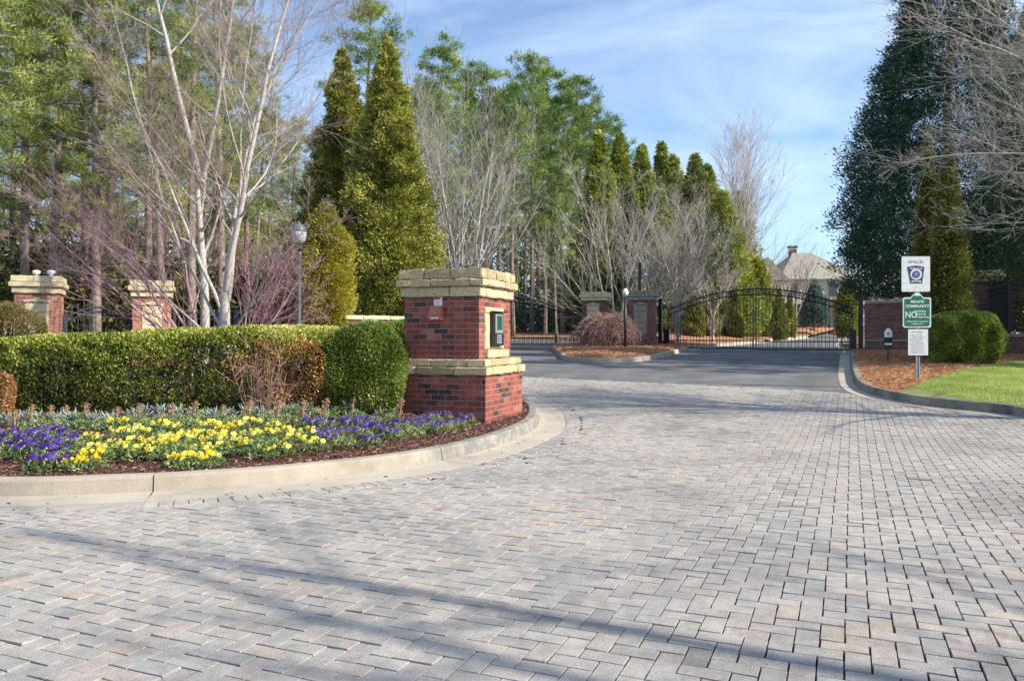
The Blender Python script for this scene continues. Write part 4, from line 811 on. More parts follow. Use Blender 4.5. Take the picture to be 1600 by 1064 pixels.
def dusty(name, seed, label, group):
    r = np.random.RandomState(seed); n = 90; a = r.uniform(0, 6.28, n); el = r.uniform(.3, 1.4, n); d = np.column_stack([np.cos(a) * np.cos(el), np.sin(a) * np.cos(el), np.sin(el)])
    c = np.column_stack([r.normal(0, .035, n), r.normal(0, .035, n), r.uniform(.02, .14, n)]); V_, F_ = leaves(c, d, r.uniform(.07, .15, n), r.uniform(.018, .035, n), r, .1)
    o = link_mesh(name, np_mesh(name, V_, F_, np.clip(r.normal(.5, .25, n), 0, 1)), M_silver); return tag(o, label, 'plant', group)
def dried(name, seed, label, group):
    r = np.random.RandomState(seed); root = thing(name, label, 'plant', (0, 0, 0), 0, group); g = G(); C = []
    for k in range(6):
        x, y = r.normal(0, .035, 2); h = r.uniform(.13, .26); g.tube([(x * .4, y * .4, 0), (x, y, h)], [.004, .003], 4, .3)
        for q in range(26): C.append((x + r.normal(0, .012), y + r.normal(0, .012), h - abs(r.normal(0, .05)) + .01))
    g.build('stalks', M_bark_r, root); C = np.array(C); n = len(C); V_, F_ = leaves(C, unit(r.normal(size=(n, 3))), r.uniform(.018, .034, n), r.uniform(.012, .02, n), r, .1)
    link_mesh('seed_heads', np_mesh('seed_heads', V_, F_, r.uniform(0, 1, n)), M_tan, root); return root
LY = 'yellow pansy plant in the wide yellow drift in the middle of the bed'; LG = 'golden orange pansy plant mixed into the front of the yellow drift'
LP1 = 'purple pansy plant in the clump at the left end of the bed'; LP2 = 'purple pansy plant in the drift between the yellow pansies and the keypad pillar'
LD = 'silver leaved plant in the line along the foot of the hedge'; LT = 'dried tan flower stalks standing at the back of the bed'; LW = 'low green leafy plant without flowers in the flower bed'
protos = {'Y': [pansy('yellow_pansy', 401, M_yel, 12, LY, 'yellow pansies'), pansy('yellow_pansy', 402, M_yel, 8, LY, 'yellow pansies')], 'O': [pansy('golden_pansy', 403, M_gold, 11, LG, 'golden pansies')],
          'P': [pansy('purple_pansy', 404, M_pur, 14, LP1, 'purple pansies at the left'), pansy('purple_pansy', 405, M_pur, 9, LP1, 'purple pansies at the left')], 'D': [dusty('silver_plant', 406, LD, 'silver plants'), dusty('silver_plant', 407, LD, 'silver plants')],
          'T': [dried('dried_flower_stalks', 408, LT, 'dried stalks')], 'W': [pansy('leafy_plant', 409, M_yel, 0, LW, 'leafy plants')]}
used = set(); rf = np.random.RandomState(77)
def plant(k, px, py, off=.3, lab=None, grp=None, s=1):
    x, y = P(px, py, off)
    for _ in range(4):
        zb = bz(x, y); x, y = P(px, py, zb - float(zt(y)))
    if dist_line(np.array([[x, y]]), kin)[0] < .12: return
    src = protos[k][rf.randint(len(protos[k]))]; rz = rf.uniform(-.5, .5); s = s * rf.uniform(.85, 1.15)
    if src.name not in used:
        used.add(src.name); src.location = (x, y, zb); src.rotation_euler = (0, 0, rz); src.scale = (s,) * 3
        if lab: src['label'] = lab; src['group'] = grp
    else: dup(src, (x, y, zb), rz, (s,) * 3, lab, grp)
def plant_alt(k, q, kw):
    alt = rf.uniform() <= kw.get('mix', 0); plant(kw['alt'] if alt else k, q[0], q[1], lab=None if alt else kw.get('lab'), grp=None if alt else kw.get('grp'))
def drift(k, poly, dx, dy, **kw):
    xs = [p[0] for p in poly]; ys = [p[1] for p in poly]; y = min(ys); row = 0
    while y < max(ys):
        x = min(xs) + (row % 2) * dx / 2
        while x < max(xs):
            q = (x + rf.normal(0, dx * .16), y + rf.normal(0, dy * .2))
            if inside(np.array([q]), poly)[0]: plant_alt(k, q, kw)
            x += dx
        y += dy; row += 1
drift('P', [(-60, 690), (20, 680), (120, 683), (125, 705), (105, 722), (60, 722), (-60, 725)], 27, 12)
for q in [(60, 735), (85, 737), (72, 728)]: plant('P', *q)
for q in [(118, 733), (140, 735)]: plant('O', *q)
drift('Y', [(125, 695), (180, 676), (400, 664), (445, 672), (500, 700), (470, 720), (420, 725), (300, 735), (230, 722), (130, 712)], 32, 13, mix=.13, alt='W')
for q in [(285, 730), (320, 728), (190, 672), (300, 690), (355, 682), (150, 722), (260, 708)]: plant('O', *q)
drift('P', [(455, 672), (520, 662), (640, 650), (725, 655), (735, 668), (700, 682), (620, 696), (560, 705), (520, 705), (480, 690)], 29, 12, mix=.14, alt='W', lab=LP2, grp='purple pansies by the pillar')
drift('W', [(0, 664), (300, 658), (560, 645), (700, 634), (705, 648), (560, 664), (300, 676), (0, 684)], 33, 10)
for i in range(26):
    px = 5 + i * 27 + rf.normal(0, 6); plant('D', px, np.interp(px, [0, 300, 600, 700], [672, 664, 650, 640]) - 5 + rf.normal(0, 3), s=.85)
for px, py in [(20, 672), (75, 664), (215, 662), (265, 664), (345, 662), (548, 652), (655, 640), (668, 642), (697, 650), (505, 658), (130, 668), (622, 655), (45, 668), (98, 664), (180, 666), (300, 660), (385, 662), (430, 662), (470, 660), (590, 652), (735, 652)]: plant('T', px, py, s=.95)

# ------------------------------------------------------------ stone and brick pillars
def stone_ring(g, hx, hy, z0, z1, lens=(.3, .5), j=.006, tone=(.25, .9)):
    """a course of blocks round a rectangle, outer half sizes hx, hy"""
    th = .2; zc, dz = (z0 + z1) / 2, z1 - z0
    def run(a0, a1, fn):
        x = a0
        while x < a1 - .01:
            l = min(random.uniform(*lens), a1 - x)
            if a1 - x - l < .14: l = a1 - x
            fn(x + l / 2, l - .008, random.uniform(*tone)); x += l
    run(-hx, hx, lambda x, l, t: g.stone((x, -hy + th / 2, zc), (l, th, dz - .006), 0, t, j))
    run(-hx, hx, lambda x, l, t: g.stone((x, hy - th / 2, zc), (l, th, dz - .006), 0, t, j))
    run(-hy + th + .004, hy - th - .004, lambda y, l, t: g.stone((hx - th / 2, y, zc), (th, l, dz - .006), 0, t, j))
    run(-hy + th + .004, hy - th - .004, lambda y, l, t: g.stone((-hx + th / 2, y, zc), (th, l, dz - .006), 0, t, j))
    g.box((0, 0, zc), (2 * hx - .24, 2 * hy - .24, dz - .012), tone=.3)
random.seed(21)
# keypad pillar
KA = math.atan2(.407, .914)            # turn: local +x runs along the right face direction reversed
ex = Vector((.94, -.342)); ey = Vector((.342, .94)); corner = Vector((-.36, 10.72)); HX, HY_, UX, UY, UC = .70, .755, .57, .62, -.044
kc = corner - ex * HX + ey * HY_; kz = float(zt(kc.y)) + .07
kio = thing('keypad_pillar', 'square red brick pillar with stone bands, keypad on its right face', 'pillar', (kc.x, kc.y, kz), math.atan2(ex.y, ex.x))
Z = lambda v: v - kz
g = G(); g.box((0, 0, Z(.445)), (2 * HX, 2 * HY_, .79)); g.build('brick_base', M_brick, kio)
g = G(); g.box((0, UC, (Z(1.055) + Z(1.915)) / 2), (2 * UX, 2 * UY, 1.915 - 1.055)); g.build('brick_shaft', M_brick, kio)
for nm, a, b, z0, z1, ln, tn_, jj, oc in [('stone_belt', HX + .045, HY_ + .03, .84, .955, (.35, .6), (.25, .9), .006, 0), ('stone_belt', HX - .0, HY_ - .03, .957, 1.06, (.4, .7), (.25, .9), .006, 0), ('stone_cornice', UX + .045, UY + .04, 1.917, 2.06, (.4, .8), (.5, .9), .006, UC),
                         ('stone_cornice', UX + .10, UY + .09, 2.062, 2.165, (.4, .7), (.3, .8), .009, UC), ('stone_cap', UX + .065, UY + .06, 2.167, 2.315, (.3, .45), (.2, .8), .009, UC)]:
    g = G(); stone_ring(g, a, b, Z(z0), Z(z1), ln, j=jj, tone=tn_); g.build(nm, M_stone, kio, (0, oc, 0))
g = G(); x = UX + .004
for (y0, y1, z0, z1) in [(-.47, .26, 1.70, 1.785), (-.47, -.30, 1.19, 1.695), (.14, .26, 1.19, 1.695), (-.30, .14, 1.19, 1.235)]:
    g.stone((x, (y0 + y1) / 2, Z((z0 + z1) / 2)), (.03, y1 - y0 - .005, z1 - z0 - .005), 0, random.uniform(.7, .95), .003)
g.build('stone_surround', M_stone, kio)
g = G(); g.stone((x + .012, -.25, Z(1.125)), (.09, .42, .11), 0, .85, .004); g.stone((x + .012, .17, Z(1.125)), (.09, .40, .11), 0, .6, .004); g.build('sill', M_stone, kio)
def bx(name, mat, c, d, parent): g = G(); g.box(c, d); return g.build(name, mat, parent)
M_box = plain('dark_steel', (.018, .018, .022), .4); M_key = plain('steel_keys', (.35, .37, .40), .4, .3); M_scr = plain('green_panel', (.012, .085, .055), .3); M_bez = plain('grey_bezel', (.22, .25, .27), .4)
kb = bx('keypad_box', M_box, (UX + .03, -.085, Z(1.475)), (.075, .41, .47), kio); kb['label'] = 'dark call box with green panel and silver keys'
bx('bezel', M_bez, (UX + .069, -.07, Z(1.555)), (.008, .31, .27), kb); bx('green_panel', M_scr, (UX + .074, -.06, Z(1.565)), (.006, .20, .20), kb)
g = G()
for a in range(3):
    for b in range(4): g.box((UX + .069, -.14 + a * .065, Z(1.285) + b * .034), (.012, .05, .026))
g.build('keys', M_key, kb)
bx('hood', M_box, (UX + .045, -.085, Z(1.722)), (.11, .42, .014), kb)
# red key box and sticker on the front face (local -y)
M_redbox = rough_mat('faded_red_paint', [(.36, .10, .06), (.50, .18, .12)], 9, .5, .2, 60, .4, fine=.15); M_red = plain('red_label', (.5, .01, .03), .5)
fx = -.57 + 1.14 * ((684 - 632) / (748 - 632))
kbx = thing('key_box', 'faded red box with sloped front on the keypad pillar under a small label', 'box', (0, 0, 0)); kbx.parent = None
kbx.location = kio.location; kbx.rotation_euler = kio.rotation_euler
g = G(); y0 = UC - UY; w = .095
g.add([(fx - w, y0, Z(1.60)), (fx + w, y0, Z(1.60)), (fx + w, y0 - .085, Z(1.60)), (fx - w, y0 - .085, Z(1.60)), (fx - w * .9, y0, Z(1.795)), (fx + w * .9, y0, Z(1.795)), (fx + w * .9, y0 - .055, Z(1.795)), (fx - w * .9, y0 - .055, Z(1.795)),
       (fx - w, y0, Z(1.70)), (fx + w, y0, Z(1.70)), (fx + w, y0 - .095, Z(1.68)), (fx - w, y0 - .095, Z(1.68))],
      [(3, 2, 1, 0), (4, 7, 6, 5)[::-1], (3, 11, 10, 2)[::-1], (11, 7, 6, 10)[::-1], (2, 10, 9, 1)[::-1], (10, 6, 5, 9)[::-1], (3, 0, 8, 11)[::-1], (11, 8, 4, 7)[::-1]])
g.build('box_body', M_redbox, kbx); bx('label_strip', M_paper, (fx, y0 - .092, Z(1.625)), (.12, .006, .022), kbx)
g = G(); g.lathe([(.018, 0), (.018, .012), (.008, .016)], 12); g.build('lock', M_key, kbx, (fx, y0 - .09, Z(1.70)), (R(82), 0, 0))
lb_ = thing('warning_label', 'small red and white label plate above the faded red box on the brick pillar', 'label', kio.location, kio.rotation_euler[2])
bx('plate', M_paper, (fx + .015, y0 - .006, Z(1.868)), (.125, .010, .145), lb_); bx('red_band', M_red, (fx + .003, y0 - .0135, Z(1.912)), (.09, .004, .05), lb_)
g = G(); [g.box((fx + .01, y0 - .0125, Z(1.865 - k * .014)), (.06 - .01 * (k % 2), .002, .005)) for k in range(4)]; g.build('print', M_ink, lb_)

def pillar(name, label, loc, rz, w, h, mat, panel=True, capm=None, group=None, base=True, capk=1.0):
    root = thing(name, label, 'pillar', loc, rz, group); hw = w / 2; g = G(); g.box((0, 0, (h - .42) / 2), (w, w, h - .42)); g.build('brick_shaft', mat, root)
    g = G(); stone_ring(g, hw + .05, hw + .05, h - .42, h - .27, (.4, .7), tone=(.6, .95)); stone_ring(g, hw + .11, hw + .11, h - .268, h - .15, (.4, .7), tone=(.5, .9)); stone_ring(g, hw + .07, hw + .07, h - .148, h, (.3, .5), tone=(.5, .9)); g.build('stone_cap', capm or M_stone, root)
    if panel:
        g = G(); pw = w * .54; z0, z1 = .55, h - .66; rows = 5; y = -hw - .004
        for k in range(rows):
            za = z0 + (z1 - z0) * k / rows; zb = z0 + (z1 - z0) * (k + 1) / rows; cut = random.uniform(-.15, .15) * w
            g.stone(((-pw / 2 + cut) / 2, y, (za + zb) / 2), (cut + pw / 2 - .008, .03, zb - za - .008), 0, random.uniform(.6, 1), .003); g.stone(((pw / 2 + cut) / 2, y, (za + zb) / 2), (pw / 2 - cut - .008, .03, zb - za - .008), 0, random.uniform(.6, 1), .003)
        g.build('stone_panel', capm or M_stone, root)
        g = G()
        for k in range(5):      # arched hood with keystone
            a = (k - 2) / 2 * .75; cx = math.sin(a) * pw * .62; cz = z1 + .02 + math.cos(a) * .11 - .05; g.stone((cx, y - .006, cz), (pw * .27, .045, .055 if k != 2 else .11), 0, .9, .004)
        g.build('arched_hood', capm or M_stone, root)
    if base: g = G(); stone_ring(g, hw + .06, hw + .06, 0.35, .45, (.4, .7), tone=(.5, .9)); g.box((0, 0, .17), (w + .10, w + .10, .35)); g.build('plinth', mat, root)
    return root
random.seed(22)
M_stone_y = rough_mat('pale_yellow_stone', [(.34, .27, .15), (.60, .50, .30), (.68, .58, .37), (.72, .63, .42)], 7, .9, .7, 28, .2, pos=[.1, .35, .6, .9], fine=.2, tone=True, dist=.02)
M_stone_g = rough_mat('grey_lichened_stone', [(.09, .09, .075), (.20, .19, .16), (.31, .29, .24), (.36, .34, .29)], 7, .9, .8, 28, .2, pos=[.1, .35, .6, .9], fine=.3, tone=True, dist=.02)
for px, Y, ty, w, lab in [(62, 19.3, 433, .92, 'yellow stone capped orange brick pillar left of the arched side gate'), (238, 20.5, 440, .88, 'yellow stone capped orange brick pillar right of the arched side gate')]:
    zb = bz(XA(px, Y), Y) - .05; pillar('gate_pillar', lab, (XA(px, Y), Y, zb), R(23), w, ZA(ty, Y) - zb, M_brick2, capm=M_stone_y, group='pillars of the side gate')
# centre island
isl = smooth([P(874, 556, .0), P(882, 563), P(930, 567), P(985, 566), P(1030, 560), P(1060, 552)], .3)
isl2 = isl + smooth([P(1060, 552), (8.3, 37.5), (8.0, 41), (6.2, 43.3), (4.0, 42), (2.0, 38), P(874, 556)], .4)[1:-1]
isl_line = isl2 + isl2[:1]
orient = sum(isl_line[i][0] * isl_line[i + 1][1] - isl_line[i + 1][0] * isl_line[i][1] for i in range(len(isl_line) - 1))
sgn = 1 if orient > 0 else -1
ik = sweep('kerb_island', isl_line, [(a * sgn, b) for a, b in kprof] if sgn > 0 else [(a * sgn, b) for a, b in kprof][::-1], M_conc)
def iz(A):
    d = dist_line(A, isl_line); return zt(A[:, 1]) + .12 + .10 * (1 - np.exp(-d / .6))
isl_in = offset(isl2, .17 * sgn)
sheet('pine_straw_island_ground', isl_in, iz, M_straw, .5)
strands('pine_straw', 'orange pine straw on the centre island under the weeping shrub', 'pine straw', isl_in, iz, 16000, (.12, .26), (.012, .022), M_strawb, 6, .06)
random.seed(23)
zi = lambda x, y: float(iz(np.array([[x, y]]))[0]) - .04
x, y = XA(931, 38.52), 38.52; pillar('gate_pillar', 'brick pillar with pale stone cap, left of the pair behind the weeping shrub', (x, y, zi(x, y)), -R(20), 1.12, ZA(457, 38.52) - zi(x, y), M_brick3, capm=M_stone_y, group='centre island pillars')
x, y = XA(1004, 35.76), 35.76; pillar('gate_pillar', 'brick pillar with grey lichened cap beside the left gate post', (x, y, zi(x, y)), -R(20), 1.1, ZA(455, 35.76) - zi(x, y), M_brick3, capm=M_stone_g, group='centre island pillars')
# right wing wall, pillar, low wall and iron fence
random.seed(24)
def wall(name, label, p0, p1, z0a, z1a, th, mat, capm, belt=None):
    d = Vector(p1) - Vector(p0); l = d.length; root = thing(name, label, 'wall', (p0[0], p0[1], 0), math.atan2(d.y, d.x)); g = G(); g.box((l / 2, 0, (z0a + z1a) / 2), (l, th, z1a - z0a)); g.build('brick_face', mat, root)
    g = G(); x = 0
    while x < l - .01:
        s = min(random.uniform(.5, .9), l - x); g.stone((x + s / 2, 0, z1a + .055), (s - .008, th + .1, .11), 0, random.uniform(.4, .9), .006); x += s
    g.build('stone_coping', capm, root)
    if belt is not None:
        g = G(); x = 0
        while x < l - .01:
            s = min(random.uniform(.5, .9), l - x); g.stone((x + s / 2, 0, belt), (s - .008, th + .08, .10), 0, random.uniform(.3, .7), .005); x += s
        g.build('stone_band', capm, root)
    return root
wall('brick_wall', 'brick wing wall with stone coping behind the stacked signs', (XA(1352, 30.34), 30.34), (XA(1512, 28.65), 28.65), zg(28.89, -.1), ZA(474, 29.62), .35, M_brick3, M_stone_g, belt=ZA(532, 29.62))
x, y = XA(1532, 29.62), 29.62; pillar('gate_pillar', 'tall brick pillar with stone cap at the right behind the clipped bush', (x, y, zg(y, .1)), -R(20), 1.12, ZA(424, y) - zg(y, .1), M_brick3, capm=M_stone, panel=False)
fA, fB, fC = (XA(1530, 30.34), 30.34), (XA(1578, 26.49), 26.49), (XA(1700, 24.32), 24.32)
wall('low_brick_wall', 'low brick wall under the iron fence at the right edge', fB, fC, zg(25.28, -.1), 1.38, .32, M_brick3, M_stone_g)
wall('low_brick_wall', 'low brick wall running back from the fence corner to the tall pillar', fA, (fB[0] - .1, fB[1] + .18), zg(27.69, -.1), 1.38, .32, M_brick3, M_stone_g)

def iron_fence(name, label, p0, p1, z0, z1, mat, gap=.11, bar=.02, posts=2, rails=(0, -.16), finial=.09, cat='fence', group=None, zslope=0, top=None):
    d = Vector(p1) - Vector(p0); l = d.length; root = thing(name, label, cat, (p0[0], p0[1], 0), math.atan2(d.y, d.x), group); g = G(); n = int(l / gap)
    tf = top or (lambda t: z1)
    for i in range(1, n):
        x = l * i / n; t = i / n; zz0 = z0 + zslope * t; zz1 = tf(t) + finial; g.box((x, 0, (zz0 + zz1) / 2), (bar, bar, zz1 - zz0)); g.box((x, 0, zz1 + .03), (bar * 1.6, bar * 1.6, .06), taper=.1)
    g.build('pickets', mat, root)
    K = 18
    for rr in rails:
        g = G(); g.tube([(l * k / K, 0, tf(k / K) + rr) for k in range(K + 1)], .022, 4); g.build('rail', mat, root)
    for rr in (.12,) if cat == 'fence' else (.04, .40):
        g = G(); g.tube([(0, 0, z0 + rr), (l, 0, z0 + rr + zslope)], .024, 4); g.build('rail', mat, root)
    for k in range(posts):
        x = l * k / max(1, posts - 1); g = G(); hh = tf(k / max(1, posts - 1)) + .06; zb = z0 + zslope * k / max(1, posts - 1); g.box((x, 0, (zb - .12 + hh) / 2), (.075, .075, hh - zb + .12)); g.box((x, 0, hh + .02), (.10, .10, .04)); g.lathe([(.03, hh + .04), (.045, hh + .08), (.02, hh + .12)], 8, (x, 0)); g.build('post', mat, root)
    return root
iron_fence('iron_fence', 'black iron fence panel facing the lawn at the right edge', fB, fC, 1.50, ZA(446, 26.49), M_iron, .10, .02, 2)
iron_fence('iron_fence', 'dark iron fence panel seen end on beside the tall right pillar', fA, fB, 1.50, 3.0, M_iron, .10, .022, 2, top=lambda t: ZA(462, 30.34) + (ZA(446, 26.49) - ZA(462, 30.34)) * t)
# left: arched side gate and fences
pa = (XA(103, 19.74), 19.74); pb = (XA(204, 20.47), 20.47); zz = bz(*pa)
iron_fence('side_gate', 'small arched iron pedestrian gate between the two left pillars', pa, pb, zz + .05, 1.8, M_ironb, .13, .02, 2, rails=(0, -.11), cat='gate', top=lambda t: ZA(497, 19.98) + .27 * math.sin(math.pi * t), finial=.16)
iron_fence('iron_fence', 'iron fence at the left edge beyond the mounded shrub', (XA(-90, 19.62), 19.62), (XA(30, 19.74), 19.74), zz, ZA(478, 19.62), M_iron, .12, .018, 2, finial=.1)
iron_fence('iron_fence', 'dark iron fence right of the side gate pillars', (XA(272, 20.95), 20.95), (XA(368, 22.15), 22.15), bz(-8, 21), ZA(490, 21.67), M_iron, .12, .018, 2, finial=.06)
iron_fence('iron_fence', 'blue grey iron fence behind the bare trees left of the lamp post', (XA(370, 22.15), 22.15), (XA(470, 23.11), 23.11), bz(-7, 22.4), ZA(490, 22.63), M_ironb, .12, .018, 2, finial=.0)
wall('stone_capped_wall', 'low brick wall with pale coping between the golden arborvitae and the keypad pillar', (XA(535, 21.67), 21.67), (XA(690, 23.48), 23.48), zg(21.67, -.1), ZA(500, 22.39), .3, M_brick3, M_stone_y)

# ------------------------------------------------------------ the gates
GR = Vector((XA(1338, 32.26), 32.26)); GL = Vector((XA(1040, 36.84), 36.84)); gw = (GR - GL).length
def gate_leaf(name, label, pl, pr, zl, zr, wid0, wid1, ends, peak, arcw, mat, flip=False, group=None):
    """one leaf of a double gate; arch height follows its place in the full opening (u from wid0 to wid1)"""
    d = pr - pl; l = d.length; root = thing(name, label, 'gate', (pl.x, pl.y, zl), math.atan2(d.y, d.x), group)
    def u(x): return wid0 + (wid1 - wid0) * x / l
    def top(x): q = u(x) * 2 - 1; return ends + (peak - ends) * (1 - q * q)
    def gz(x): return (zr - zl) * x / l + .08
    K = 24; g = G(); g.tube([(l * k / K, 0, gz(l * k / K) + top(l * k / K)) for k in range(K + 1)], .030, 4); g.build('arch_rail', mat, root)
    g = G(); g.tube([(l * k / K, 0, gz(l * k / K) + top(l * k / K) - .24) for k in range(K + 1)], .028, 4); g.build('arch_rail', mat, root)
    for hh in (.02, .36): g = G(); g.box((l / 2, 0, (gz(0) + gz(l)) / 2 + hh), (l, .05, .05)); g.build('bottom_rail', mat, root)
    n = int(l / .15); g = G()
    for i in range(1, n):
        x = l * i / n; a = gz(x) + .03; b = gz(x) + top(x) + .10; g.box((x, 0, (a + b) / 2), (.022, .022, b - a)); g.box((x, 0, b + .04), (.04, .04, .08), taper=.1)
        if i % 2: g.box((x + .075, 0, gz(x) + .21), (.016, .016, .30))
    g.build('pickets', mat, root)
    for x in (.03, l - .03): g = G(); g.box((x, 0, gz(x) + top(x) / 2 + .03), (.045, .045, top(x) + .06)); g.build('stile', mat, root)
    g = G()
    for i in range(n):          # rings between the two arch rails
        x = l * (i + .5) / n; c = gz(x) + top(x) - .12; g.tube([(x + .055 * math.cos(q * math.pi / 4), 0, c + .055 * math.sin(q * math.pi / 4)) for q in range(9)], .008, 4, cap=False)
    g.build('ring_ornament', mat, root)
    return root
mid = (GL + GR) / 2 ; zL, zR = zg(GL.y), zg(GR.y); zM = (zL + zR) / 2; dn = (GR - GL).normalized()
gate_leaf('drive_gate', 'left leaf of the wide arched black iron main gate', GL + dn * .12, mid - dn * .03, zL, zM, 0, .5, 1.72, 2.62, 1, M_iron, group='main gate leaves')
gate_leaf('drive_gate', 'right leaf of the wide arched black iron main gate', mid + dn * .03, GR - dn * .12, zM, zR, .5, 1, 1.72, 2.62, 1, M_iron, group='main gate leaves')
def gpost(label, px, Y, ty, arm):
    x = XA(px, Y); zb = zg(Y, -.05); root = thing('gate_post', label, 'gate post', (x, Y, zb), -R(29), 'main gate posts'); h = ZA(ty, Y) - zb
    g = G(); g.box((0, 0, h / 2), (.17, .17, h)); g.build('shaft', M_iron, root); g = G(); g.box((0, 0, h + .02), (.22, .22, .04)); g.box((0, 0, h + .07), (.14, .14, .07), taper=.4); g.build('cap', M_iron, root)
    g = G(); g.box((arm * .28, .02, .55), (.24, .22, .85)); g.box((arm * .28, .02,   .95), (.22, .2, .06), taper=.7); g.build('gate_motor', M_iron, root)
    for zz in (.4, h - .35): g = G(); g.box((arm * .34, 0, zz), (.6, .05, .05)); g.build('hinge_arm', M_iron, root)
gpost('thick black post at the left of the main gate', 1032, 37.2, 469, 1); gpost('thick black post at the right of the main gate by the kerb', 1345, 31.8, 462, -1)
# exit gate, left of the centre island
EL = Vector((XA(640, 48.16), 48.16)); ER = Vector((XA(897, 40.93), 40.93)); em = (EL + ER) / 2; en = (ER - EL).normalized()
gate_leaf('exit_gate', 'right leaf of the black iron exit gate behind the keypad pillar', em + en * .03, ER, zg(em.y), zg(ER.y), .5, 1, 1.75, 2.65, 1, M_iron)
gate_leaf('exit_gate', 'left leaf of the black iron exit gate, mostly hidden by the keypad pillar', EL, em - en * .03, zg(EL.y), zg(em.y), 0, .5, 1.75, 2.65, 1, M_iron)
# beds beyond the gates
bb = smooth([P(1066, 547), P(1120, 541.5), P(1200, 534), P(1262, 528)], 1.0); far = [(33, 80), (20, 84), (6, 72), (5.5, 49.5), (7.3, 42.3)]
sheet('pine_straw_bed_beyond_gate', bb + far, lambda A: zt(A[:, 1]) + .13 + .45 * np.clip((dist_line(A, bb) - .3) / 5, 0, 1), M_straw, 1.2)
sweep('kerb_beyond_gate', bb, [(-.45, -.03), (-.45, .01), (-.0, .012), (.02, .14), (.17, .15), (.18, -.02)], M_gut)
eb = smooth([(-14, 60), (-5, 55.5), (1.5, 53.5), (4.6, 50.5), (5.2, 48)], 1.0)
sheet('pine_straw_bed_far_left', eb + [(6, 60), (2, 72), (-16, 75)], lambda A: zt(A[:, 1]) + .12 + .25 * np.clip(dist_line(A, eb) / 4, 0, 1), M_straw, 1.5)
sweep('kerb_far_left', eb, [(-.5, -.03), (-.5, .012), (.0, .014), (.02, .15), (.17, .16), (.18, -.02)], M_gut)

# ------------------------------------------------------------ street furniture
def lamp(name, label, px, Y, ty, zb):
    root = thing(name, label, 'lamp post', (XA(px, Y), Y, zb)); H = ZA(ty, Y) - zb
    g = G(); g.lathe([(.14, 0), (.14, .08), (.10, .14), (.085, .5), (.06, .56), (.052, .6), (.045, H - .78), (.06, H - .76), (.06, H - .73), (.04, H - .70)], 14); g.build('post', M_post, root)
    g = G(); g.lathe([(.04, H - .70), (.10, H - .66), (.12, H - .60), (.11, H - .55), (.135, H - .53), (.135, H - .50)], 16); g.build('lantern_holder', M_iron, root)
    mg, nt, bs, out = new_mat('lantern_glass'); bs.inputs['Base Color'].default_value = (.62, .66, .70, 1); bs.inputs['Roughness'].default_value = .12; bs.inputs['Transmission Weight'].default_value = .35; bs.inputs['IOR'].default_value = 1.3
    g = G(); g.lathe([(.11, H - .50), (.155, H - .42), (.175, H - .30), (.17, H - .24)], 16); g.build('glass_globe', mg, root)
    g = G(); g.lathe([(.178, H - .24), (.18, H - .22), (.15, H - .14), (.09, H - .08), (.035, H - .05), (.02, H - .03), (.025, H - .01), (.005, H)], 16); g.build('lantern_roof', M_post, root)
lamp('lamp_post', 'grey acorn lantern on a slim post between the bare tree and golden arborvitae', 467, 18.3, 346, bz(-4.9, 18.3) - .03)
# island light / reader post
x, y = XA(977, 31.7), 31.7; zb = zi(x, y); root = thing('reader_post', 'slim black post with a round white light in front of the island pillars', 'post', (x, y, zb)); h = ZA(465, y) - zb
g = G(); g.tube([(0, 0, 0), (0, 0, h)], .055, 8); g.build('pole', M_iron, root); g = G(); g.lathe([(.05, h + .05), (.11, h + .10), (.13, h + .18), (.11, h + .28), (.05, h + .36)], 14); g.build('white_globe', M_white, root)
g = G(); g.lathe([(.05, h + .38), (.045, h + .75), (.01, h + .8)], 8); g.build('finial', M_iron, root)
x, y = XA(999.5, 37.08), 37.08; zb = zi(x, y); root = thing('camera_pole', 'black pole with a small white camera rising behind the grey capped pillar', 'camera pole', (x, y, zb)); h = ZA(411, y) - zb
g = G(); g.box((0, 0, h / 2), (.12, .12, h)); g.build('pole', M_iron, root); g = G(); g.box((.16, -.05, h - .14), (.10, .16, .26)); g.build('camera', M_white, root); g = G(); g.lathe([(.02, h - .62), (.1, h - .6), (.1, h - .52), (.04, h - .48)], 12, (.26, -.05)); g.build('camera_dome', M_white, root); g = G(); g.box((.12, 0, h - .5), (.2, .04, .04)); g.build('bracket', M_iron, root)

# floodlights on the left pillar
x, y = XA(62, 19.26), 19.26; root = thing('floodlights', 'small twin white floodlights on top of the leftmost brick pillar', 'light', (x, y, ZA(433, 19.26) - .01))
for dx in (-.08, .28): g = G(); g.lathe([(.05, 0), (.02, .03), (.03, .06), (.09, .10), (.09, .16), (.03, .18)], 12, (dx, 0)); g.build('lamp_head', M_white, root)

# ------------------------------------------------------------ signs
def text(name, s, size, mat, parent, loc, align='CENTER', sx=1, bold=0):
    cu = bpy.data.curves.new('t', 'FONT'); cu.body = s; cu.size = size; cu.align_x = align; cu.extrude = .0015; cu.offset = bold
    to = bpy.data.objects.new('t', cu); COL.objects.link(to); bpy.context.view_layer.update()
    me = bpy.data.meshes.new_from_object(to.evaluated_get(bpy.context.evaluated_depsgraph_get())); bpy.data.objects.remove(to)
    o = link_mesh(name, me, None, parent, loc, (R(90), 0, 0)); me.materials.clear(); me.materials.append(mat); o.scale = (sx, 1, 1); return o
def rrect(x0, x1, z0, z1, r, n=5):
    out = []
    for cx, cz, a0 in ((x1 - r, z0 + r, -90), (x1 - r, z1 - r, 0), (x0 + r, z1 - r, 90), (x0 + r, z0 + r, 180)):
        for k in range(n + 1): a = R(a0 + 90 * k / n); out.append((cx + r * math.cos(a), cz + r * math.sin(a)))
    return out
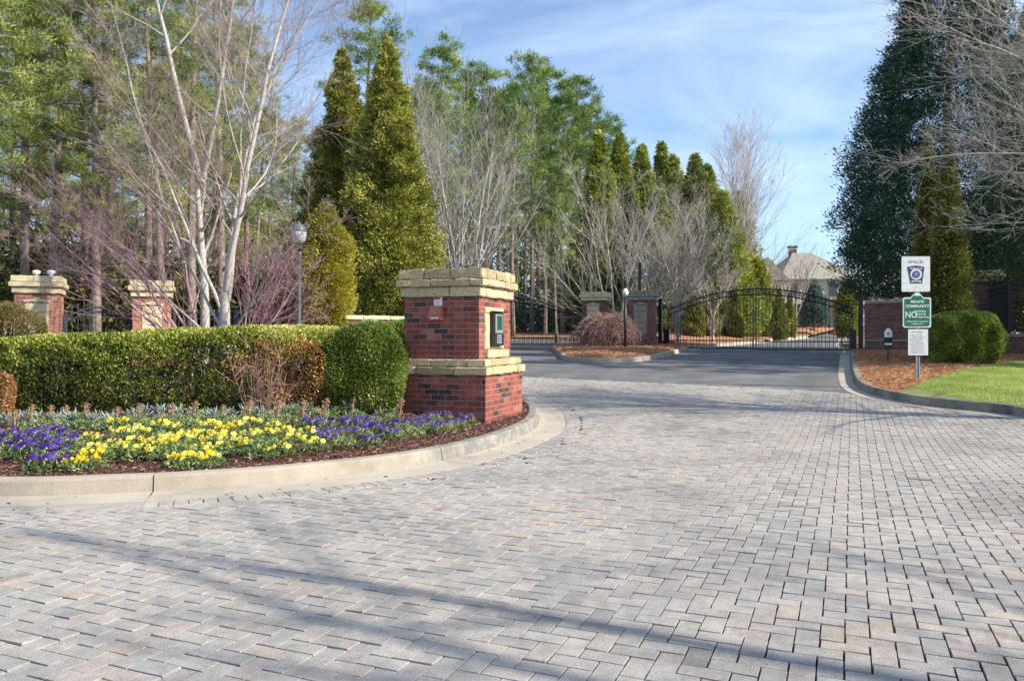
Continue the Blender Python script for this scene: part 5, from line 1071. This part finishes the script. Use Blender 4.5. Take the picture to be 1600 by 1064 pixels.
SY = 17.2; sx_ = XA(1432, SY); sz = lz(sx_, SY); mpx = SY / FOC; zf = lambda py: ZA(py, SY) - sz; xf = lambda px: (px - 1434) * mpx
root = thing('sign_post', 'galvanised metal post holding the three stacked signs', 'sign post', (XA(1434, SY), SY, sz), 0)
g = G(); hp_ = zf(404); g.box((-.030, .0, hp_ / 2 - .1), (.018, .035, hp_ + .2)); g.box((.030, 0, hp_ / 2 - .1), (.018, .035, hp_ + .2)); g.box((0, .016, hp_ / 2 - .1), (.042, .006, hp_ + .2)); g.build('post', M_galv, root)
s1 = thing('police_sign', 'white sign with a blue police shield, top of the three stacked signs', 'sign', (XA(1434, SY), SY - .03, sz), -R(4))
g = G(); g.plate(rrect(xf(1408.5), xf(1451.5), zf(456), zf(401), .03), 0, .006); g.build('panel', M_white, s1)
sh = []; 
for k in range(9): t = k / 8; sh.append((xf(1417 + 26 * t), zf(417.5 - 2.2 * math.sin(math.pi * t))))
sh = [(xf(1422), zf(443)), (xf(1439.5), zf(443))] + sh[::-1]
g = G(); g.plate(sh, -.004, 0); g.build('shield', M_blue, s1)
def disc(name, r, y, mat, cz, n=24, cx=1430.3): g = G(); g.plate([(xf(cx) + r * math.cos(2 * math.pi * k / n), zf(cz) + r * math.sin(2 * math.pi * k / n)) for k in range(n)], y - .003, y); return g.build(name, mat, s1)
disc('shield_ring', .122, -.005, M_white, 429); disc('shield_seal', .083, -.009, plain('seal_blue', (.10, .12, .33), .5), 429)
g = G(); g.plate([(xf(1423.5), zf(441.5)), (xf(1437.5), zf(441.5)), (xf(1438), zf(438.8)), (xf(1423), zf(438.8))], -.008, -.005); g.build('shield_bar', M_white, s1)
text('lettering', 'SMCE', .085, M_ink, s1, (xf(1430.3), -.004, zf(411)), sx=1.5); text('lettering', 'POLICE', .058, M_white, s1, (xf(1430.3), -.008, zf(421.3)), sx=1.35, bold=.001); text('lettering', 'OFFICER', .03, M_blue, s1, (xf(1430.5), -.0115, zf(441)), sx=1.2)
text('lettering', 'C', .05, M_ink, s1, (xf(1430.3), -.004, zf(450))); text('lettering', 'P', .09, M_white, s1, (xf(1430.3), -.013, zf(431)))
def tablet(inset):
    i = inset; x0, x1, zb, zs, zt_ = xf(1410.5) + i, xf(1453) - i, zf(512) + i, zf(465) - i, zf(457.5) - i; cx = (x0 + x1) / 2; out = [(x0 + .03, zb), (x1 - .03, zb), (x1, zb + .03), (x1, zs - .02), (x1 - .02, zs), (x1 - .08, zs)]
    for k in range(7): a = R(50 + 80 * k / 6); rr = .19 - i * .3; out.append((cx + rr * math.cos(a) * 1.05, zs + (zt_ - zs) * (math.sin(a) - .76) / .24 if math.sin(a) > .76 else zs))
    out += [(x0 + .08, zs), (x0 + .02, zs), (x0, zs - .02), (x0, zb + .03)]; return out
s2 = thing('private_community_sign', 'green sign with a curved top reading private community, middle of the three stacked signs', 'sign', (XA(1434, SY), SY - .03, sz), -R(4))
g = G(); g.plate(tablet(0), 0, .006); g.build('white_border', M_white, s2); g = G(); g.plate(tablet(.028), -.003, 0); g.build('green_panel', M_green, s2)
cx = xf(1432)
for s, sz_, x, py, al, b_ in [('PRIVATE', .075, cx, 473.5, 'CENTER', .002), ('COMMUNITY', .082, cx, 480.5, 'CENTER', .002), ('NO', .19, xf(1413.5), 496.3, 'LEFT', .002), ('Soliciting', .062, xf(1428.5), 487.5, 'LEFT', .001), ('Loitering', .062, xf(1428.5), 492, 'LEFT', .001), ('Trespassing', .062, xf(1428.5), 496.6, 'LEFT', .001), ('Violators will be prosecuted to', .037, cx, 503.2, 'CENTER', .0008), ('the fullest extent', .037, cx, 507, 'CENTER', .0008)]:
    text('lettering', s, sz_, M_white, s2, (x, -.004, zf(py)), al, 1.0 if s != 'NO' else .85, b_)
g = G(); g.plate([(cx - .06, zf(462.5)), (cx + .06, zf(462.5)), (cx + .05, zf(459.5)), (cx - .05, zf(459.5))], -.006, -.003); g.build('crest', M_white, s2)
s3 = thing('notice_sign', 'small white notice sheet, lowest of the three stacked signs', 'sign', (XA(1434, SY), SY - .03, sz), -R(4))
g = G(); g.plate(rrect(xf(1418.5), xf(1448.5), zf(555), zf(514.5), .008), 0, .006); g.build('panel', M_white, s3)
g = G(); rt = random.Random(4)
g.box((cx, -.0015, zf(518.5)), (.24, .002, .022))
for k in range(17): w = rt.uniform(.2, .34); g.box((cx + rt.uniform(-.01, .01), -.0015, zf(522.5 + k * 1.8)), (w, .002, .006))
g.build('print', M_ink, s3)
Yy = 23.4; x = XA(1388, Yy); root = thing('yard_sign', 'little shield shaped security sign on a stake before the brick wing wall', 'sign', (x, Yy, lz(x, Yy))); q = lambda py: ZA(py, Yy) - lz(x, Yy)
g = G(); w = .115; g.plate([(-w, q(527)), (w, q(527)), (w, q(519)), (.05, q(514)), (0, q(512.5)), (-.05, q(514)), (-w, q(519))], 0, .012); g.build('shield_top', M_white, root)
g = G(); g.plate([(-.125, q(543)), (.125, q(543)), (.125, q(527.1)), (-.125, q(527.1))], 0, .012); g.build('dark_panel', M_box, root); g = G(); g.box((0, -.003, q(537.5)), (.21, .005, .06)); g.build('white_band', M_white, root)
g = G(); g.box((0, .02, q(543) / 2), (.03, .015, q(543) + .1)); g.build('stake', M_iron, root); g = G(); g.lathe([(.045, 0), (.045, .004)], 8); g.build('emblem', plain('faint_blue', (.3, .4, .6), .5), root, (0, -.002, q(521)), (R(90), 0, 0))

# ------------------------------------------------------------ house beyond the gate
M_shingle = rough_mat('brown_shingles', [(.25, .225, .195), (.34, .31, .27)], 2, .9, .6, 9, .2, fine=.25, dist=.05); M_render = rough_mat('beige_walls', [(.52, .45, .36), (.62, .55, .45)], 1, .9, .3, 20, .2, fine=.1)
M_wh = plain('white_trim', (.62, .62, .6), .5); mgw, nt_, bs_, _ = new_mat('window_glass'); bs_.inputs['Base Color'].default_value = (.03, .04, .05, 1); bs_.inputs['Roughness'].default_value = .08
HY = 91.5; hx0, hx1 = XA(1200, HY), XA(1326, HY); hz = zg(HY, 0); ez = ZA(436, HY); rz2 = ZA(388, HY)
hs = thing('house', 'beige and brick house with a brown hipped roof beyond the main gate', 'house', ((hx0 + hx1) / 2 + 1.6, HY + 5, hz)); hw = (hx1 - hx0) / 2; he = ez - hz; hr = rz2 - hz
g = G(); g.box((0, 0, he / 2), (2 * hw, 10, he)); g.build('wall', M_render, hs)
def hip(x0, x1, y0, y1, z0, z1, rx0, rx1, g): ym = (y0 + y1) / 2; g.add([(x0, y0, z0), (x1, y0, z0), (x1, y1, z0), (x0, y1, z0), (rx0, ym, z1), (rx1, ym, z1)], [(0, 1, 5, 4), (1, 2, 5), (2, 3, 4, 5), (3, 0, 4), (0, 3, 2, 1)])
g = G(); hip(-hw - .5, hw + .5, -5.6, 5.6, he, hr, -hw * .35, hw * .1, g); rf_ = g.build('roof', M_shingle, hs)
g = G(); g.box((-hw * .28, 1, hr - .4), (.8, .7, 1.9)); g.box((-hw * .28, 1, hr + .8), (1.0, .9, .25)); g.build('chimney', M_dirt, rf_)
g = G(); g.box((0, 0, he + .02), (2 * hw + .9, 11.1, .26)); g.build('eaves_trim', M_wh, hs)
g = G(); g.box((-hw - 2, -3, 3.0), (4.4, 6, 6.0)); g.build('side_wing', M_render, hs)
g = G(); g.add([(-hw - 4.6, -6.4, 6.0), (-hw + .5, -6.4, 6.0), (-hw - 2, -6.4, 8.6), (-hw - 4.6, .4, 6.0), (-hw + .5, .4, 6.0), (-hw - 2, .4, 8.6)], [(0, 1, 2), (5, 4, 3), (0, 2, 5, 3), (1, 4, 5, 2), (0, 3, 4, 1)]); g.build('gable_roof', M_shingle, hs)
g = G(); g.box((0, -5.9, 1.6), (2 * hw, 1.8, 3.2)); g.build('brick_bay', M_brick3, hs); g = G(); hip(-hw - .3, hw + .3, -7.3, -4.6, 3.2, 4.0, -hw * .8, hw * .8, g); g.build('porch_roof', M_shingle, hs)
for x in (-3, -1, 1.2, 3.4):
    f = bx('window', M_wh, (x, -5.02 - .02, 5.0), (1.15, .12, 1.7), hs); bx('pane', mgw, (x, -5.13, 5.0), (.95, .06, 1.5), f)
    f = bx('window', M_wh, (x, -6.84, 1.7), (1.15, .12, 1.7), hs); bx('pane', mgw, (x, -6.92, 1.7), (.95, .06, 1.5), f)
bx('garage_wing', M_render, (hw + 4, 1, 2.2), (8, 8, 4.4), hs); g = G(); hip(hw - .2, hw + 8.4, -3.5, 5.5, 4.4, 6.2, hw + 2.5, hw + 5, g); g.build('garage_roof', M_shingle, hs)
for i, px in enumerate((1262, 1284, 1300)):
    x = XA(px, 79.46); root = thing('porch_pier', ['left', 'middle', 'right'][i] + ' brick pier standing in front of the house', 'pier', (x, 79.46, zg(79.46))); g = G(); g.box((0, 0, 1.7), (.6, .6, 3.4)); g.build('shaft', M_brick3, root); g = G(); g.box((0, 0, 3.48), (.8, .8, .16)); g.build('cap', M_stone, root)
